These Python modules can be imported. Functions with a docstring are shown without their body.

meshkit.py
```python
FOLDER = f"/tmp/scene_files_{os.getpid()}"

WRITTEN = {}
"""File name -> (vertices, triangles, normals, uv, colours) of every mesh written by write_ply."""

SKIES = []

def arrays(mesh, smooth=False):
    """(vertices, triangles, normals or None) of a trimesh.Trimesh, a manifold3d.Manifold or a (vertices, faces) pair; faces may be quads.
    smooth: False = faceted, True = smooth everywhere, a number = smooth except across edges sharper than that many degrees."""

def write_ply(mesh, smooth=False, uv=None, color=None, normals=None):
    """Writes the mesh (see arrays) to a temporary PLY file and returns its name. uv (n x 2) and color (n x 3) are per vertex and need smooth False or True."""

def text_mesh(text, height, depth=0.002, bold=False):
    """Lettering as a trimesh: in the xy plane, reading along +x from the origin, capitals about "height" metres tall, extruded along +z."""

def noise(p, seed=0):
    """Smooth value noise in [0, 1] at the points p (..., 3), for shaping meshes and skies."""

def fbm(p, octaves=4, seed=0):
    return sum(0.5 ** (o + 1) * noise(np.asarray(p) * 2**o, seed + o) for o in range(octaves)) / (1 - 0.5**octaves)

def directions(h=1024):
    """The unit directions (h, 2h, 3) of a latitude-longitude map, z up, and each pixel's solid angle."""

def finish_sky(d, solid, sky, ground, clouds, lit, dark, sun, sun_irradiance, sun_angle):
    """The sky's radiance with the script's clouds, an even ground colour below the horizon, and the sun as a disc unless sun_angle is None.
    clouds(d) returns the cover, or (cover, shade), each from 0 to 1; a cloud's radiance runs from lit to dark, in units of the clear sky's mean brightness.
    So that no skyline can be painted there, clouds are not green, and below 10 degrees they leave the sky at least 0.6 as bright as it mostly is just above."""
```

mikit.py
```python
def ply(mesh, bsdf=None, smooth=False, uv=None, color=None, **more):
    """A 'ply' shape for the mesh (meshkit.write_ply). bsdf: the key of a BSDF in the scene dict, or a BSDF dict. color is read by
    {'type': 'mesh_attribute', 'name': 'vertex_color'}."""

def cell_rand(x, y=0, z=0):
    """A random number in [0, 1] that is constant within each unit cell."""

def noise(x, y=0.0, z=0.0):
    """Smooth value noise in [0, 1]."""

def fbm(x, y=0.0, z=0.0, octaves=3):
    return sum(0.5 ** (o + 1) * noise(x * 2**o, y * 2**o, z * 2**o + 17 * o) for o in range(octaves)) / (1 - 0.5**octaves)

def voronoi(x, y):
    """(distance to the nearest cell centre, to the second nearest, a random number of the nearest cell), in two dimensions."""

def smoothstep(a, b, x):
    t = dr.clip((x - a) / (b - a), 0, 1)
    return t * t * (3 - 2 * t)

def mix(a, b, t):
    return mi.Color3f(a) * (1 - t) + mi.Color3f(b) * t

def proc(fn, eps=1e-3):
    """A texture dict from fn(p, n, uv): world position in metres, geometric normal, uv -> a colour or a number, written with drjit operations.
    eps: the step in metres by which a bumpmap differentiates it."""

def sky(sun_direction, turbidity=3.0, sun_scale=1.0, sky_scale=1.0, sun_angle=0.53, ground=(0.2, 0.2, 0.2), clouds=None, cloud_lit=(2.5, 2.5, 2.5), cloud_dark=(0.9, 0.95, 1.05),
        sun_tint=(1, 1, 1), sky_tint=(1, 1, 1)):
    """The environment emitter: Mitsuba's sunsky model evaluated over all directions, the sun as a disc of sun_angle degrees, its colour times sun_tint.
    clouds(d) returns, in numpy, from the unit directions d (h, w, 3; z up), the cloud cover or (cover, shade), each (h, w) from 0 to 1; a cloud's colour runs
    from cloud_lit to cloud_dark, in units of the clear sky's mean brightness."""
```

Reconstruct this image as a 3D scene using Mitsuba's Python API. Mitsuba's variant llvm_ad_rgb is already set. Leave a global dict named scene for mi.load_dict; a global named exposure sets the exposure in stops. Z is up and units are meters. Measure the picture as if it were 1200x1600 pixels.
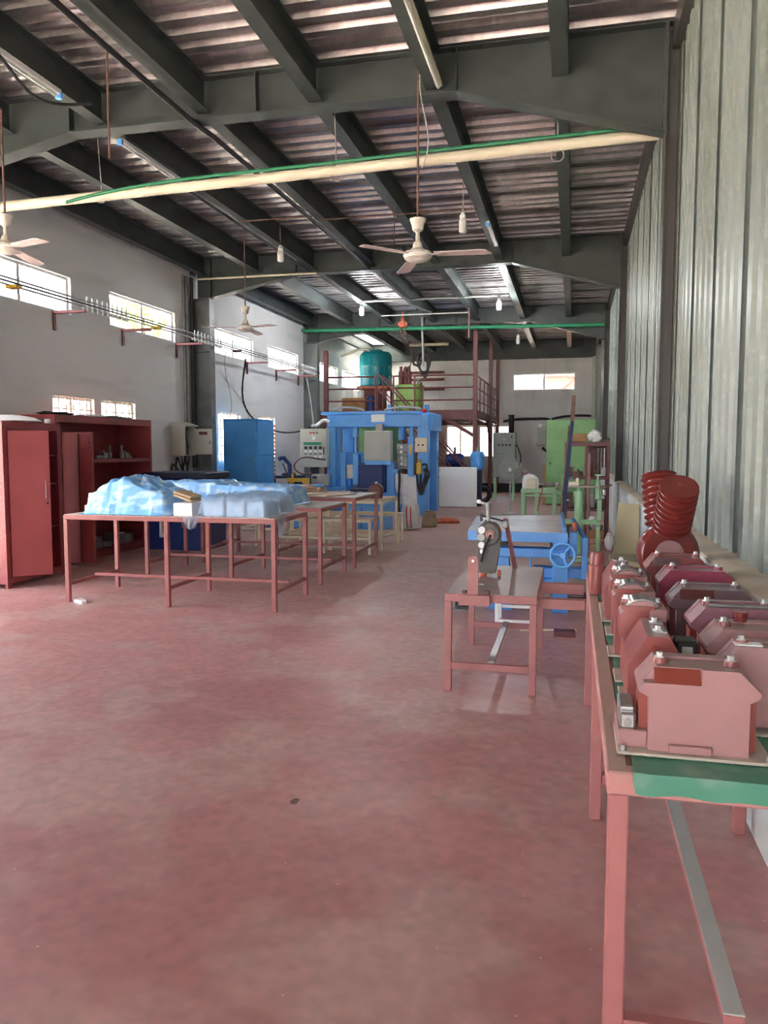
import math, random
import numpy as np, trimesh, drjit as dr, mitsuba as mi, mikit, meshkit
from scipy import ndimage
from shapely.geometry import Polygon, box as sbox
from mikit import proc, noise, fbm, smoothstep, mix, cell_rand, voronoi
random.seed(7); RNG = np.random.default_rng(7)
T4 = mi.ScalarTransform4f
scene, labels = {}, {}
# ---------------------------------------------------------------- camera, sky, exposure
EYE = (0.0, 0.0, 1.6); YAW, PITCH = math.radians(13.444), math.radians(4.648)
AIM = (EYE[0] - math.sin(YAW) * math.cos(PITCH), EYE[1] + math.cos(YAW) * math.cos(PITCH), EYE[2] - math.sin(PITCH))
scene['camera'] = {'type': 'perspective', 'fov': 2 * math.degrees(math.atan(600 / 1230.0)), 'fov_axis': 'x', 'near_clip': 0.05, 'far_clip': 300,
                   'to_world': T4().look_at(origin=list(EYE), target=list(AIM), up=[0, 0, 1])}
def clouds(d):
    c = meshkit.fbm(d * np.array([3.0, 3.0, 5.0]) + 4.0, 4, 3)
    return np.clip(0.45 + 1.2 * (c - 0.35), 0, 1), np.clip(c - 0.3, 0, 0.6)
scene['sky'] = mikit.sky((0.22, -0.36, 0.90), turbidity=4.0, sun_scale=1.5, sky_scale=1.0, ground=(0.42, 0.40, 0.36), clouds=clouds, cloud_lit=(1.9, 1.88, 1.84), cloud_dark=(1.15, 1.12, 1.08), sky_tint=(1.0, 1.0, 0.99), sun_tint=(0.90, 0.95, 1.0))
exposure = 5.2
BULB = 19.0   # radiance of the two lit lamps

# ---------------------------------------------------------------- materials
def pr(name, c, r=0.5, m=0.0, spec=0.5, **k):
    d = {'type': 'principled', 'base_color': c if isinstance(c, dict) else {'type': 'rgb', 'value': list(c)}, 'roughness': r, 'metallic': m, 'specular': spec}
    d.update(k)
    scene[name] = {'type': 'twosided', 'bsdf': d}
    return name
def speckle(base, dark, sc=6.0, amt=0.5, dust=None):
    def fn(p, n, uv):
        a = fbm(p.x * sc, p.y * sc, p.z * sc, 3)
        c = mix(base, dark, smoothstep(0.45, 0.75, a) * amt)
        if dust is not None:
            b = fbm(p.x * sc * 2 + 9, p.y * sc * 2, p.z * sc * 2, 2)
            c = mix(c, dust, smoothstep(0.6, 0.95, n.z) * (0.45 + 0.5 * b))
        return c
    return proc(fn)
def floor_fn(p, n, uv):
    a = fbm(p.x * 0.9, p.y * 0.9, 0.0, 4)
    b = fbm(p.x * 2.3 + 5, p.y * 2.3, 3.0, 4)
    s = fbm(p.x * 1.5 + p.y * 5.0, p.y * 1.2 - p.x * 0.8, 7.0, 3)
    f = fbm(p.x * 22, p.y * 22, 1.0, 2)
    c = mix((0.415, 0.200, 0.186), (0.350, 0.155, 0.145), smoothstep(0.40, 0.72, a))
    c = mix(c, (0.42, 0.270, 0.238), smoothstep(0.42, 0.72, b) * 0.72)
    c = mix(c, (0.41, 0.24, 0.22), smoothstep(0.55, 0.75, s) * 0.4)
    c = mix(c, (0.40, 0.28, 0.245), smoothstep(6.0, 12.0, p.y) * 0.55)
    c = c * (1.02 + 0.30 * f)
    # small dropped specks of plaster
    v1, v2, r = voronoi(p.x * 3.0, p.y * 3.0)
    c = mix(c, (0.60, 0.50, 0.45), dr.select((v1 < 0.014) & (r > 0.6), 0.6, 0.0))
    st = dr.sqrt(dr.square((p.x + 1.200) * 1.7) + dr.square(p.y - 3.27)) + 0.02 * fbm(p.x * 60, p.y * 60, 2.0, 2)
    c = mix(c, (0.10, 0.03, 0.03), smoothstep(0.046, 0.036, st) * 0.75)
    return c
def floor_rough(p, n, uv):
    b = fbm(p.x * 2.6 + 5, p.y * 2.6, 3.0, 4); a = fbm(p.x * 0.7 + 3, p.y * 0.7, 5.0, 3)
    return 0.30 + 0.22 * b + 0.10 * a + 0.08 * smoothstep(6.0, 11.0, p.y)
pr('m_floor', proc(floor_fn), proc(floor_rough), spec=0.5)
def wall_fn(p, n, uv):
    a = fbm(p.x * 0.7, p.y * 0.7, p.z * 0.9, 4); b = fbm(p.x * 0.6, p.y * 0.6 + 3, p.z * 3.0, 3)
    c = mix((0.72, 0.72, 0.71), (0.64, 0.64, 0.63), smoothstep(0.4, 0.7, a) * 0.6)
    return mix(c, (0.50, 0.50, 0.50), smoothstep(0.58, 0.8, b) * 0.35)
pr('m_wall', proc(wall_fn), 0.75, spec=0.25)
def endwall_fn(p, n, uv):
    a = fbm(p.x * 0.8, p.z * 1.2, 2.0, 4); b = fbm(p.x * 5.0, p.z * 0.5, 3.0, 2)
    c = mix((0.66, 0.65, 0.64), (0.58, 0.57, 0.56), smoothstep(0.4, 0.7, a) * 0.7)
    return mix(c, (0.42, 0.42, 0.42), smoothstep(0.6, 0.8, b) * 0.3)
pr('m_endwall', proc(endwall_fn), 0.8, spec=0.2)
def dado_fn(p, n, uv):
    a = fbm(p.y * 2.2, p.z * 1.5, 1.0, 4)
    c = mix((0.60, 0.65, 0.64), (0.36, 0.38, 0.37), smoothstep(0.5, 0.72, a) * 0.7)
    return mix(c, (0.45, 0.42, 0.36), smoothstep(0.25, 0.0, p.z) * 0.5)
pr('m_dado', proc(dado_fn), 0.7, spec=0.25)
pr('m_ledge', speckle((0.50, 0.44, 0.35), (0.36, 0.32, 0.26), 5, 0.7), 0.85, spec=0.2)
def sheet_fn(p, n, uv):
    a = fbm(p.y * 1.4, p.z * 0.6, 2.0, 3); s = fbm(p.y * 24, p.z * 24, 4.0, 2)
    c = mix((0.31, 0.35, 0.325), (0.25, 0.285, 0.25), smoothstep(0.4, 0.7, a))
    return mix(c, (0.40, 0.43, 0.41), smoothstep(0.55, 0.8, s) * 0.3)
pr('m_sheet', proc(sheet_fn), 0.42, 0.30)
def roof_fn(p, n, uv):
    a = fbm(p.x * 2.0, p.y * 2.0, 2.0, 3); s = fbm(p.x * 30, p.y * 30, 4.0, 2)
    c = mix((0.50, 0.48, 0.47), (0.35, 0.33, 0.325), smoothstep(0.4, 0.7, a))
    return c * (0.85 + 0.3 * s)
pr('m_roof', proc(roof_fn), 0.34, 0.75)
pr('m_steel', speckle((0.062, 0.075, 0.072), (0.040, 0.049, 0.047), 3.0, 0.7), 0.45, spec=0.3)
pr('m_column', speckle((0.17, 0.19, 0.19), (0.11, 0.12, 0.12), 3.0, 0.7), 0.40)
pr('m_darkcol', (0.06, 0.055, 0.05), 0.45)
pr('m_red', speckle((0.345, 0.118, 0.110), (0.27, 0.085, 0.082), 5.0, 0.5), 0.45)
pr('m_red_dusty', speckle((0.40, 0.125, 0.12), (0.30, 0.085, 0.085), 5.0, 0.5, dust=(0.42, 0.30, 0.26)), 0.45)
pr('m_cabinet', speckle((0.29, 0.055, 0.055), (0.22, 0.042, 0.044), 2.0, 0.6), 0.42)
pr('m_maroon', speckle((0.135, 0.036, 0.036), (0.09, 0.026, 0.026), 4.0, 0.6), 0.45)
pr('m_cream', speckle((0.84, 0.75, 0.59), (0.72, 0.63, 0.49), 6.0, 0.5), 0.5)
pr('m_pvc', speckle((0.72, 0.65, 0.50), (0.55, 0.47, 0.34), 2.0, 0.6), 0.4)
pr('m_greenhose', (0.02, 0.20, 0.09), 0.4)
pr('m_greenpipe', (0.035, 0.26, 0.13), 0.35)
pr('m_blue', speckle((0.110, 0.390, 0.860), (0.09, 0.31, 0.74), 4.0, 0.4), 0.38)
pr('m_lightblue', speckle((0.160, 0.480, 0.920), (0.13, 0.39, 0.80), 5.0, 0.4), 0.35)
pr('m_cabblue', speckle((0.070, 0.320, 0.70), (0.05, 0.25, 0.60), 2.0, 0.5), 0.35)
pr('m_navy', (0.012, 0.028, 0.14), 0.45)
pr('m_darknavy', (0.010, 0.014, 0.045), 0.5)
pr('m_tank', (0.010, 0.250, 0.300), 0.32)
pr('m_lime', (0.300, 0.490, 0.130), 0.38)
pr('m_green', speckle((0.215, 0.430, 0.165), (0.15, 0.33, 0.115), 3.0, 0.6), 0.42)
pr('m_mint', speckle((0.360, 0.590, 0.340), (0.27, 0.47, 0.25), 5.0, 0.5), 0.42)
pr('m_grey', (0.42, 0.43, 0.40), 0.45)
pr('m_panelgrey', (0.48, 0.48, 0.43), 0.42)
pr('m_darkpanel', (0.27, 0.30, 0.27), 0.5)
pr('m_white', speckle((0.88, 0.88, 0.87), (0.82, 0.82, 0.81), 3.0, 0.5), 0.45)
pr('m_fan', speckle((0.62, 0.57, 0.50), (0.50, 0.43, 0.37), 8.0, 0.6), 0.45)
pr('m_blade', (0.56, 0.45, 0.43), 0.45)
pr('m_black', (0.012, 0.012, 0.012), 0.5)
pr('m_cable', (0.02, 0.02, 0.022), 0.55)
pr('m_rust', speckle((0.16, 0.085, 0.06), (0.07, 0.05, 0.045), 12.0, 0.8), 0.7)
pr('m_metal', (0.50, 0.49, 0.48), 0.33, 0.9)
pr('m_drum', speckle((0.10, 0.088, 0.082), (0.06, 0.052, 0.05), 9.0, 0.6), 0.5)
pr('m_plate', speckle((0.46, 0.40, 0.33), (0.34, 0.29, 0.24), 8.0, 0.6), 0.5)
pr('m_machineblue', speckle((0.075, 0.270, 0.640), (0.05, 0.19, 0.50), 5.0, 0.5), 0.36)
pr('m_darkblue', speckle((0.025, 0.060, 0.15), (0.05, 0.04, 0.045), 6.0, 0.7), 0.5)
pr('m_dullmetal', speckle((0.30, 0.29, 0.28), (0.16, 0.15, 0.145), 10.0, 0.8), 0.45, 0.6)
pr('m_wood', speckle((0.42, 0.22, 0.09), (0.28, 0.13, 0.05), 4.0, 0.7), 0.6)
pr('m_ply', speckle((0.62, 0.48, 0.34), (0.50, 0.37, 0.25), 5.0, 0.6), 0.55)
pr('m_top', speckle((0.66, 0.47, 0.40), (0.54, 0.37, 0.31), 3.0, 0.6), 0.55)
pr('m_greytop', speckle((0.34, 0.28, 0.25), (0.25, 0.20, 0.18), 3.0, 0.6), 0.32)
pr('m_smalltop', speckle((0.34, 0.25, 0.235), (0.28, 0.19, 0.18), 3.0, 0.6), 0.42)
pr('m_bluetop', speckle((0.27, 0.32, 0.40), (0.17, 0.22, 0.33), 2.5, 0.7), 0.26)
pr('m_card', (0.48, 0.34, 0.20), 0.75)
pr('m_carton', (0.84, 0.85, 0.87), 0.6)
pr('m_brownpaper', (0.52, 0.32, 0.22), 0.7)
pr('m_sack', (0.72, 0.71, 0.70), 0.6)
pr('m_burlap', speckle((0.36, 0.27, 0.18), (0.22, 0.16, 0.11), 14.0, 0.7), 0.8)
pr('m_orange', (0.55, 0.13, 0.06), 0.55)
pr('m_redbright', (0.62, 0.03, 0.03), 0.4)
pr('m_yellow', (0.75, 0.48, 0.04), 0.45)
pr('m_board', speckle((0.44, 0.37, 0.22), (0.36, 0.30, 0.18), 2.0, 0.5), 0.7)
pr('m_mat', speckle((0.060, 0.225, 0.145), (0.17, 0.28, 0.21), 14.0, 0.7), 0.55)
pr('m_matedge', speckle((0.10, 0.36, 0.24), (0.16, 0.34, 0.25), 12.0, 0.6), 0.5)
pr('m_angle', speckle((0.43, 0.19, 0.172), (0.40, 0.24, 0.20), 8.0, 0.6, dust=(0.43, 0.32, 0.26)), 0.5)
pr('m_benchleg', speckle((0.375, 0.140, 0.130), (0.31, 0.108, 0.10), 6.0, 0.5), 0.42)
DUST = (0.25, 0.175, 0.16)
pr('m_resin', speckle((0.255, 0.068, 0.062), (0.20, 0.05, 0.047), 5.0, 0.4, dust=DUST), 0.32)
pr('m_resinpink', speckle((0.335, 0.172, 0.170), (0.295, 0.145, 0.142), 4.0, 0.5, dust=(0.27, 0.185, 0.165)), 0.45)
pr('m_core', (0.23, 0.050, 0.036), 0.30)
pr('m_resindark', speckle((0.150, 0.088, 0.096), (0.11, 0.06, 0.067), 5.0, 0.4, dust=(0.20, 0.145, 0.145)), 0.35)
pr('m_resinmag', speckle((0.300, 0.050, 0.085), (0.22, 0.04, 0.06), 5.0, 0.4, dust=(0.24, 0.15, 0.16)), 0.32)
pr('m_resinmauve', speckle((0.30, 0.130, 0.155), (0.23, 0.10, 0.12), 5.0, 0.4, dust=(0.23, 0.165, 0.165)), 0.34)
pr('m_bushing', (0.165, 0.026, 0.023), 0.22)
pr('m_palegreen', (0.44, 0.48, 0.38), 0.5)
pr('m_polish', (0.34, 0.33, 0.325), 0.24, 0.95)
scene['m_skylight'] = {'type': 'principledthin', 'base_color': {'type': 'rgb', 'value': [0.75, 0.78, 0.76]}, 'roughness': 0.5, 'diff_trans': 1.2}
pr('m_frame', (0.62, 0.62, 0.60), 0.5)
pr('m_grill', (0.62, 0.46, 0.31), 0.55)
pr('m_brick', speckle((0.34, 0.18, 0.135), (0.28, 0.14, 0.105), 3.0, 0.6), 0.8)
pr('m_trunk', (0.12, 0.08, 0.05), 0.8)
pr('m_concrete', speckle((0.52, 0.50, 0.46), (0.44, 0.42, 0.38), 2.0, 0.6), 0.85)
scene['m_glass'] = {'type': 'thindielectric', 'int_ior': 1.5}
scene['m_leaf'] = {'type': 'principledthin', 'base_color': {'type': 'rgb', 'value': [0.30, 0.42, 0.16]}, 'roughness': 0.5, 'diff_trans': 0.9}
def plastic_fn(p, n, uv):
    a = fbm(p.x * 9 + p.z * 6, p.y * 9, p.z * 16 - p.x * 4, 4)
    return mix((0.21, 0.50, 0.90), (0.55, 0.76, 0.95), smoothstep(0.40, 0.75, a))
pr('m_plastic', proc(plastic_fn), 0.22, spec=0.7)
scene['m_plasticclear'] = {'type': 'principledthin', 'base_color': {'type': 'rgb', 'value': [0.70, 0.82, 0.94]}, 'roughness': 0.2, 'spec_trans': 0.78, 'diff_trans': 0.8, 'eta': 1.45}
pr('m_lampoff', (0.80, 0.80, 0.76), 0.3)
def glow(v): return {'type': 'area', 'radiance': {'type': 'rgb', 'value': v}}

# ---------------------------------------------------------------- mesh helpers
class M:
    def __init__(s): s.p = []
    def add(s, m): s.p.append(m); return s
    def box(s, x0, x1, y0, y1, z0, z1, b=0.0):
        if b <= 0: 
            m = trimesh.creation.box((x1 - x0, y1 - y0, z1 - z0)); m.apply_translation(((x0 + x1) / 2, (y0 + y1) / 2, (z0 + z1) / 2))
        else:
            pts = []
            for i in (0, 1):
                for j in (0, 1):
                    for k in (0, 1):
                        c = np.array([(x0, x1)[i], (y0, y1)[j], (z0, z1)[k]], float); d = np.array([1 - 2 * i, 1 - 2 * j, 1 - 2 * k]) * b
                        for a in range(3):
                            q = c + d; q[a] = c[a]; pts.append(q)
            m = trimesh.convex.convex_hull(np.array(pts))
        return s.add(m)
    def beam(s, p, q, w, h, up=(0, 0, 1)):
        p, q = np.array(p, float), np.array(q, float); d = q - p; L = np.linalg.norm(d); d /= L
        up = np.array(up, float)
        if abs(d @ up) > 0.98: up = np.array([0, 1.0, 0])
        sd = np.cross(d, up); sd /= np.linalg.norm(sd); u2 = np.cross(sd, d)
        m = trimesh.creation.box((w, L, h)); R = np.eye(4); R[:3, 0], R[:3, 1], R[:3, 2], R[:3, 3] = sd, d, u2, (p + q) / 2
        m.apply_transform(R); return s.add(m)
    def tube(s, pts, r, n=8, cap=True):
        P = np.array(pts, float); r = np.broadcast_to(r, (len(P),)); t = np.gradient(P, axis=0); t /= np.linalg.norm(t, axis=1, keepdims=True) + 1e-12
        a = np.array([0, 0, 1.0]) if abs(t[0][2]) < 0.9 else np.array([1.0, 0, 0]); fr = []
        for k in range(len(P)):
            a = a - t[k] * (a @ t[k]); a /= np.linalg.norm(a); fr.append((a, np.cross(t[k], a)))
        an = np.arange(n) * 2 * np.pi / n
        v = np.concatenate([P[k] + r[k] * (np.cos(an)[:, None] * fr[k][0] + np.sin(an)[:, None] * fr[k][1]) for k in range(len(P))] + [P[:1], P[-1:]])
        f = []
        for k in range(len(P) - 1):
            for j in range(n):
                A, B, C, D = k * n + j, k * n + (j + 1) % n, (k + 1) * n + (j + 1) % n, (k + 1) * n + j
                f += [[A, B, C], [A, C, D]]
        if cap:
            e = len(P) * n
            for j in range(n):
                f += [[e, (j + 1) % n, j], [e + 1, e - n + j, e - n + (j + 1) % n]]
        return s.add(trimesh.Trimesh(v, f, process=False))
    def cyl(s, p, q, r, n=16): return s.tube([p, q], r, n)
    def lathe(s, prof, c=(0, 0, 0), axis=(0, 0, 1), n=24):
        prof = np.array(prof, float); an = np.arange(n) * 2 * np.pi / n
        v = np.concatenate([np.stack([r * np.cos(an), r * np.sin(an), np.full(n, z)], 1) for r, z in prof]); f = []
        for k in range(len(prof) - 1):
            for j in range(n):
                A, B, C, D = k * n + j, k * n + (j + 1) % n, (k + 1) * n + (j + 1) % n, (k + 1) * n + j
                f += [[A, B, C], [A, C, D]]
        m = trimesh.Trimesh(v, f, process=False)
        R = trimesh.geometry.align_vectors([0, 0, 1], np.array(axis, float) / np.linalg.norm(axis)); R[:3, 3] = c
        m.apply_transform(R); return s.add(m)
    def prism(s, poly, axis, a0, a1):
        """poly in (x,z) for axis 'y', (y,z) for 'x', (x,y) for 'z'"""
        g = poly if hasattr(poly, 'exterior') else Polygon(poly)
        m = trimesh.creation.extrude_polygon(g, a1 - a0, engine='earcut'); v = np.array(m.vertices); o = np.empty_like(v)
        if axis == 'y': o[:, 0], o[:, 2], o[:, 1] = v[:, 0], v[:, 1], a0 + v[:, 2]
        elif axis == 'x': o[:, 1], o[:, 2], o[:, 0] = v[:, 0], v[:, 1], a0 + v[:, 2]
        else: o = v + [0, 0, a0]
        m = trimesh.Trimesh(o, m.faces, process=False); 
        if axis == 'y': m.invert()
        return s.add(m)
    def blob(s, c, r, amp=0.15, sc=4.0, seed=0, sub=3, flat=None):
        m = trimesh.creation.icosphere(subdivisions=sub); v = np.array(m.vertices); k = meshkit.fbm(v * sc * 0.5 + seed * 7.3, 3, seed)
        v = v * (1 + amp * 2 * (k[:, None] - 0.5)) * np.array(r) + np.array(c)
        if flat is not None: v[:, 2] = np.maximum(v[:, 2], flat)
        return s.add(trimesh.Trimesh(v, m.faces, process=False))
    def xf(s, R):
        for m in s.p: m.apply_transform(R)
        return s
    def mesh(s): return s.p[0] if len(s.p) == 1 else trimesh.util.concatenate(s.p)
def arc(c, r, a0, a1, n, plane='xz'):
    a = np.linspace(a0, a1, n); 
    i, j = {'xz': (0, 2), 'xy': (0, 1), 'yz': (1, 2)}[plane]
    P = np.tile(np.array(c, float), (n, 1)); P[:, i] += r * np.cos(a); P[:, j] += r * np.sin(a); return P
def spline(pts, n=24):
    from scipy.interpolate import CubicSpline
    P = np.array(pts, float); t = np.r_[0, np.cumsum(np.linalg.norm(np.diff(P, axis=0), axis=1))]
    return CubicSpline(t, P)(np.linspace(0, t[-1], n))
def rotz(a, c=(0, 0, 0)): return trimesh.transformations.rotation_matrix(a, [0, 0, 1], c)
def key(name):
    if name not in USED: USED[name] = 0; return name
    USED[name] += 1; return f'{name}_{USED[name]:03d}'
USED = {}
def thing(name, label, cat, group=None, kind=None):
    k = key(name); labels[k] = {'label': label}
    if cat: labels[k]['category'] = cat
    if group: labels[k]['group'] = group
    if kind: labels[k]['kind'] = kind
    return k
def part(parent, name, m, mat, label=None, smooth=False, **more):
    k = key(parent + '__' + name)
    scene[k] = mikit.ply(m.mesh() if isinstance(m, M) else m, mat, smooth=smooth, **more)
    if label: labels[k] = {'label': label}
    return k
def solo(name, m, mat, label, cat, group=None, kind=None, smooth=False, **more):
    k = thing(name, label, cat, group, kind); scene[k] = mikit.ply(m.mesh() if isinstance(m, M) else m, mat, smooth=smooth, **more); return k
def struct(name, m, mat, label, smooth=False):
    labels[name] = {'label': label, 'kind': 'structure'}; USED[name] = 0
    if m is not None: scene[name] = mikit.ply(m.mesh() if isinstance(m, M) else m, mat, smooth=smooth)
    return name
# ---------------------------------------------------------------- the hall
XL, XR, YF, YE, ZR = -7.6, 0.755, -8.0, 28.8, 5.42
FRAMES = [-6.14, 0.86, 7.86, 15.0, 21.9]
struct('floor', M().box(-8.2, 1.4, YF - 0.2, YE + 0.3, -0.15, 0.0), 'm_floor', 'worn red oxide concrete floor with dusty pale patches')
UPW = [(8.72, 10.95), (12.0, 14.24), (16.0, 18.13), (19.08, 21.36), (23.3, 25.2), (25.7, 27.8)]
LOW = [(10.42, 11.48), (11.68, 12.72), (16.1, 17.3), (18.4, 19.5)]
wl = Polygon([(YF - 0.2, 0), (YE + 0.2, 0), (YE + 0.2, ZR), (YF - 0.2, ZR)])
for a, b in UPW: wl = wl.difference(sbox(a, 3.65, b, 4.22))
for a, b in LOW: wl = wl.difference(sbox(a, 1.28, b, 2.39))
wl = wl.difference(sbox(3.6, -0.01, 7.5, 3.8))
struct('wall_left', M().prism(wl, 'x', XL - 0.2, XL), 'm_wall', 'pale grey plastered left wall with high strip windows')
we = Polygon([(XL - 0.2, 0), (1.2, 0), (1.2, ZR), (XL - 0.2, ZR)])
for r in ((-2.12, 3.65, 0.04, 4.24), (-4.52, 1.28, -3.50, 2.40), (-3.32, 1.28, -2.24, 2.40)): we = we.difference(sbox(*r))
struct('wall_end', M().prism(we, 'y', YE, YE + 0.2), 'm_endwall', 'grey plastered end wall with one wide high window and two grilled low windows')
struct('baseboard_end', M().box(XL, 0.75, YE - 0.03, YE, 0, 0.32), 'm_black', 'dark painted band along the foot of the end wall')
part('wall_end', 'groove_band', M().box(XL, 0.7, YE - 0.02, YE, 2.72, 2.76), 'm_endwall')
wn = Polygon([(XL - 0.2, 0), (1.2, 0), (1.2, ZR), (XL - 0.2, ZR)]).difference(sbox(-7.4, -0.01, 0.6, 4.9))
struct('wall_near', M().prism(wn, 'y', YF - 0.2, YF), 'm_wall', 'pale wall with a wide doorway at the near end of the hall')
# right wall: plastered dado, rough ledge, corrugated sheets
struct('wall_right', M().box(XR, 1.0, YF - 0.2, YE + 0.2, 0, 0.985), 'm_dado', 'right wall of white dado below and corrugated metal sheets above')
gy = np.linspace(YF, YE, 240); gx = np.array([XR - 0.006, XR + 0.0, 0.83, 0.93, 1.0])
V, F = [], []
for i, y in enumerate(gy):
    for j, x in enumerate(gx):
        z = (0.965, 0.99, 1.0, 1.005, 1.005)[j] + 0.010 * (meshkit.noise(np.array([x * 9, y * 3.1, 0.0]), 2) - 0.5)
        V.append((x + (0.008 * (meshkit.noise(np.array([y * 2.3, 1.0, 0.0]), 5) - 0.5) if j < 2 else 0), y, z))
for i in range(len(gy) - 1):
    for j in range(4):
        a = i * 5 + j; F += [[a, a + 1, a + 6], [a, a + 6, a + 5]]
part('wall_right', 'ledge', trimesh.Trimesh(V, F, process=False), 'm_ledge', 'rough beige cement ledge on the dado', smooth=True)
PIT = 0.245
def corr(s0, s1, wide=0.110, web=0.022, dep=0.046):
    """profile (s, d) of trapezoid ribs between s0 and s1"""
    pts = []; s = s0
    while s < s1 - 1e-6:
        pts += [(s, 0), (s + wide, 0), (s + wide + web, dep), (s + PIT - web, dep)]; s += PIT
    pts.append((s, 0)); return pts
def strip(prof, fn0, fn1):
    V, F = [], []
    for s, d in prof: V += [fn0(s, d), fn1(s, d)]
    for i in range(len(prof) - 1):
        a = 2 * i; F += [[a, a + 2, a + 3], [a, a + 3, a + 1]]
    return trimesh.Trimesh(V, F, process=False)
y = YF; i_sheet = 0
while y < YE:
    y1 = min(y + 4 * PIT, YE + 0.2); i_sheet = 1 - i_sheet; off = 0.002 * i_sheet
    pf = corr(y, y1); pf = pf[:-1] + [(pf[-1][0] + 0.06, 0)]
    part('wall_right', 'wall_sheet', strip(pf, lambda s, d: (0.885 + d + off, s, 1.0), lambda s, d: (0.885 + d + off, s, ZR - 0.03)), 'm_sheet'); y += 4 * PIT
for z in (2.6, 4.1): part('wall_right', 'girt', M().box(0.925, 0.985, YF, YE, z, z + 0.12), 'm_darkcol')
struct('ceiling', None, None, 'flat corrugated metal roof on steel purlins and haunched rafters')
y = YF - 0.2; i_sheet = 0
while y < YE + 0.2:
    y1 = min(y + 4 * PIT, YE + 0.4); pf = corr(y, y1, 0.095, 0.024, 0.052); pf = pf[:-1] + [(pf[-1][0] + 0.06, 0)]; off = 0.002 * (i_sheet % 2); i_sheet += 1
    xs = -6.15 if 25.7 < y < 28.2 else -7.95
    part('ceiling', 'roof_sheet', strip(pf, lambda s, d: (xs, s, ZR + d + off), lambda s, d: (1.25, s, ZR + d + off)), 'm_roof')
    if xs > -7: part('ceiling', 'skylight_sheet', strip(pf, lambda s, d: (-7.95, s, ZR + d + off), lambda s, d: (xs, s, ZR + d + off)), 'm_skylight', 'translucent pale roof sheet')
    y += 4 * PIT
def ibeam(p, q, h, w, tf=0.012, tw=0.010, up=(0, 0, 1)):
    p, q, up = np.array(p, float), np.array(q, float), np.array(up, float); m = M()
    m.beam(p + up * (tf / 2), q + up * (tf / 2), w, tf, up); m.beam(p + up * (h - tf / 2), q + up * (h - tf / 2), w, tf, up); m.beam(p + up * h / 2, q + up * h / 2, tw, h - 2 * tf, up); return m
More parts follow.
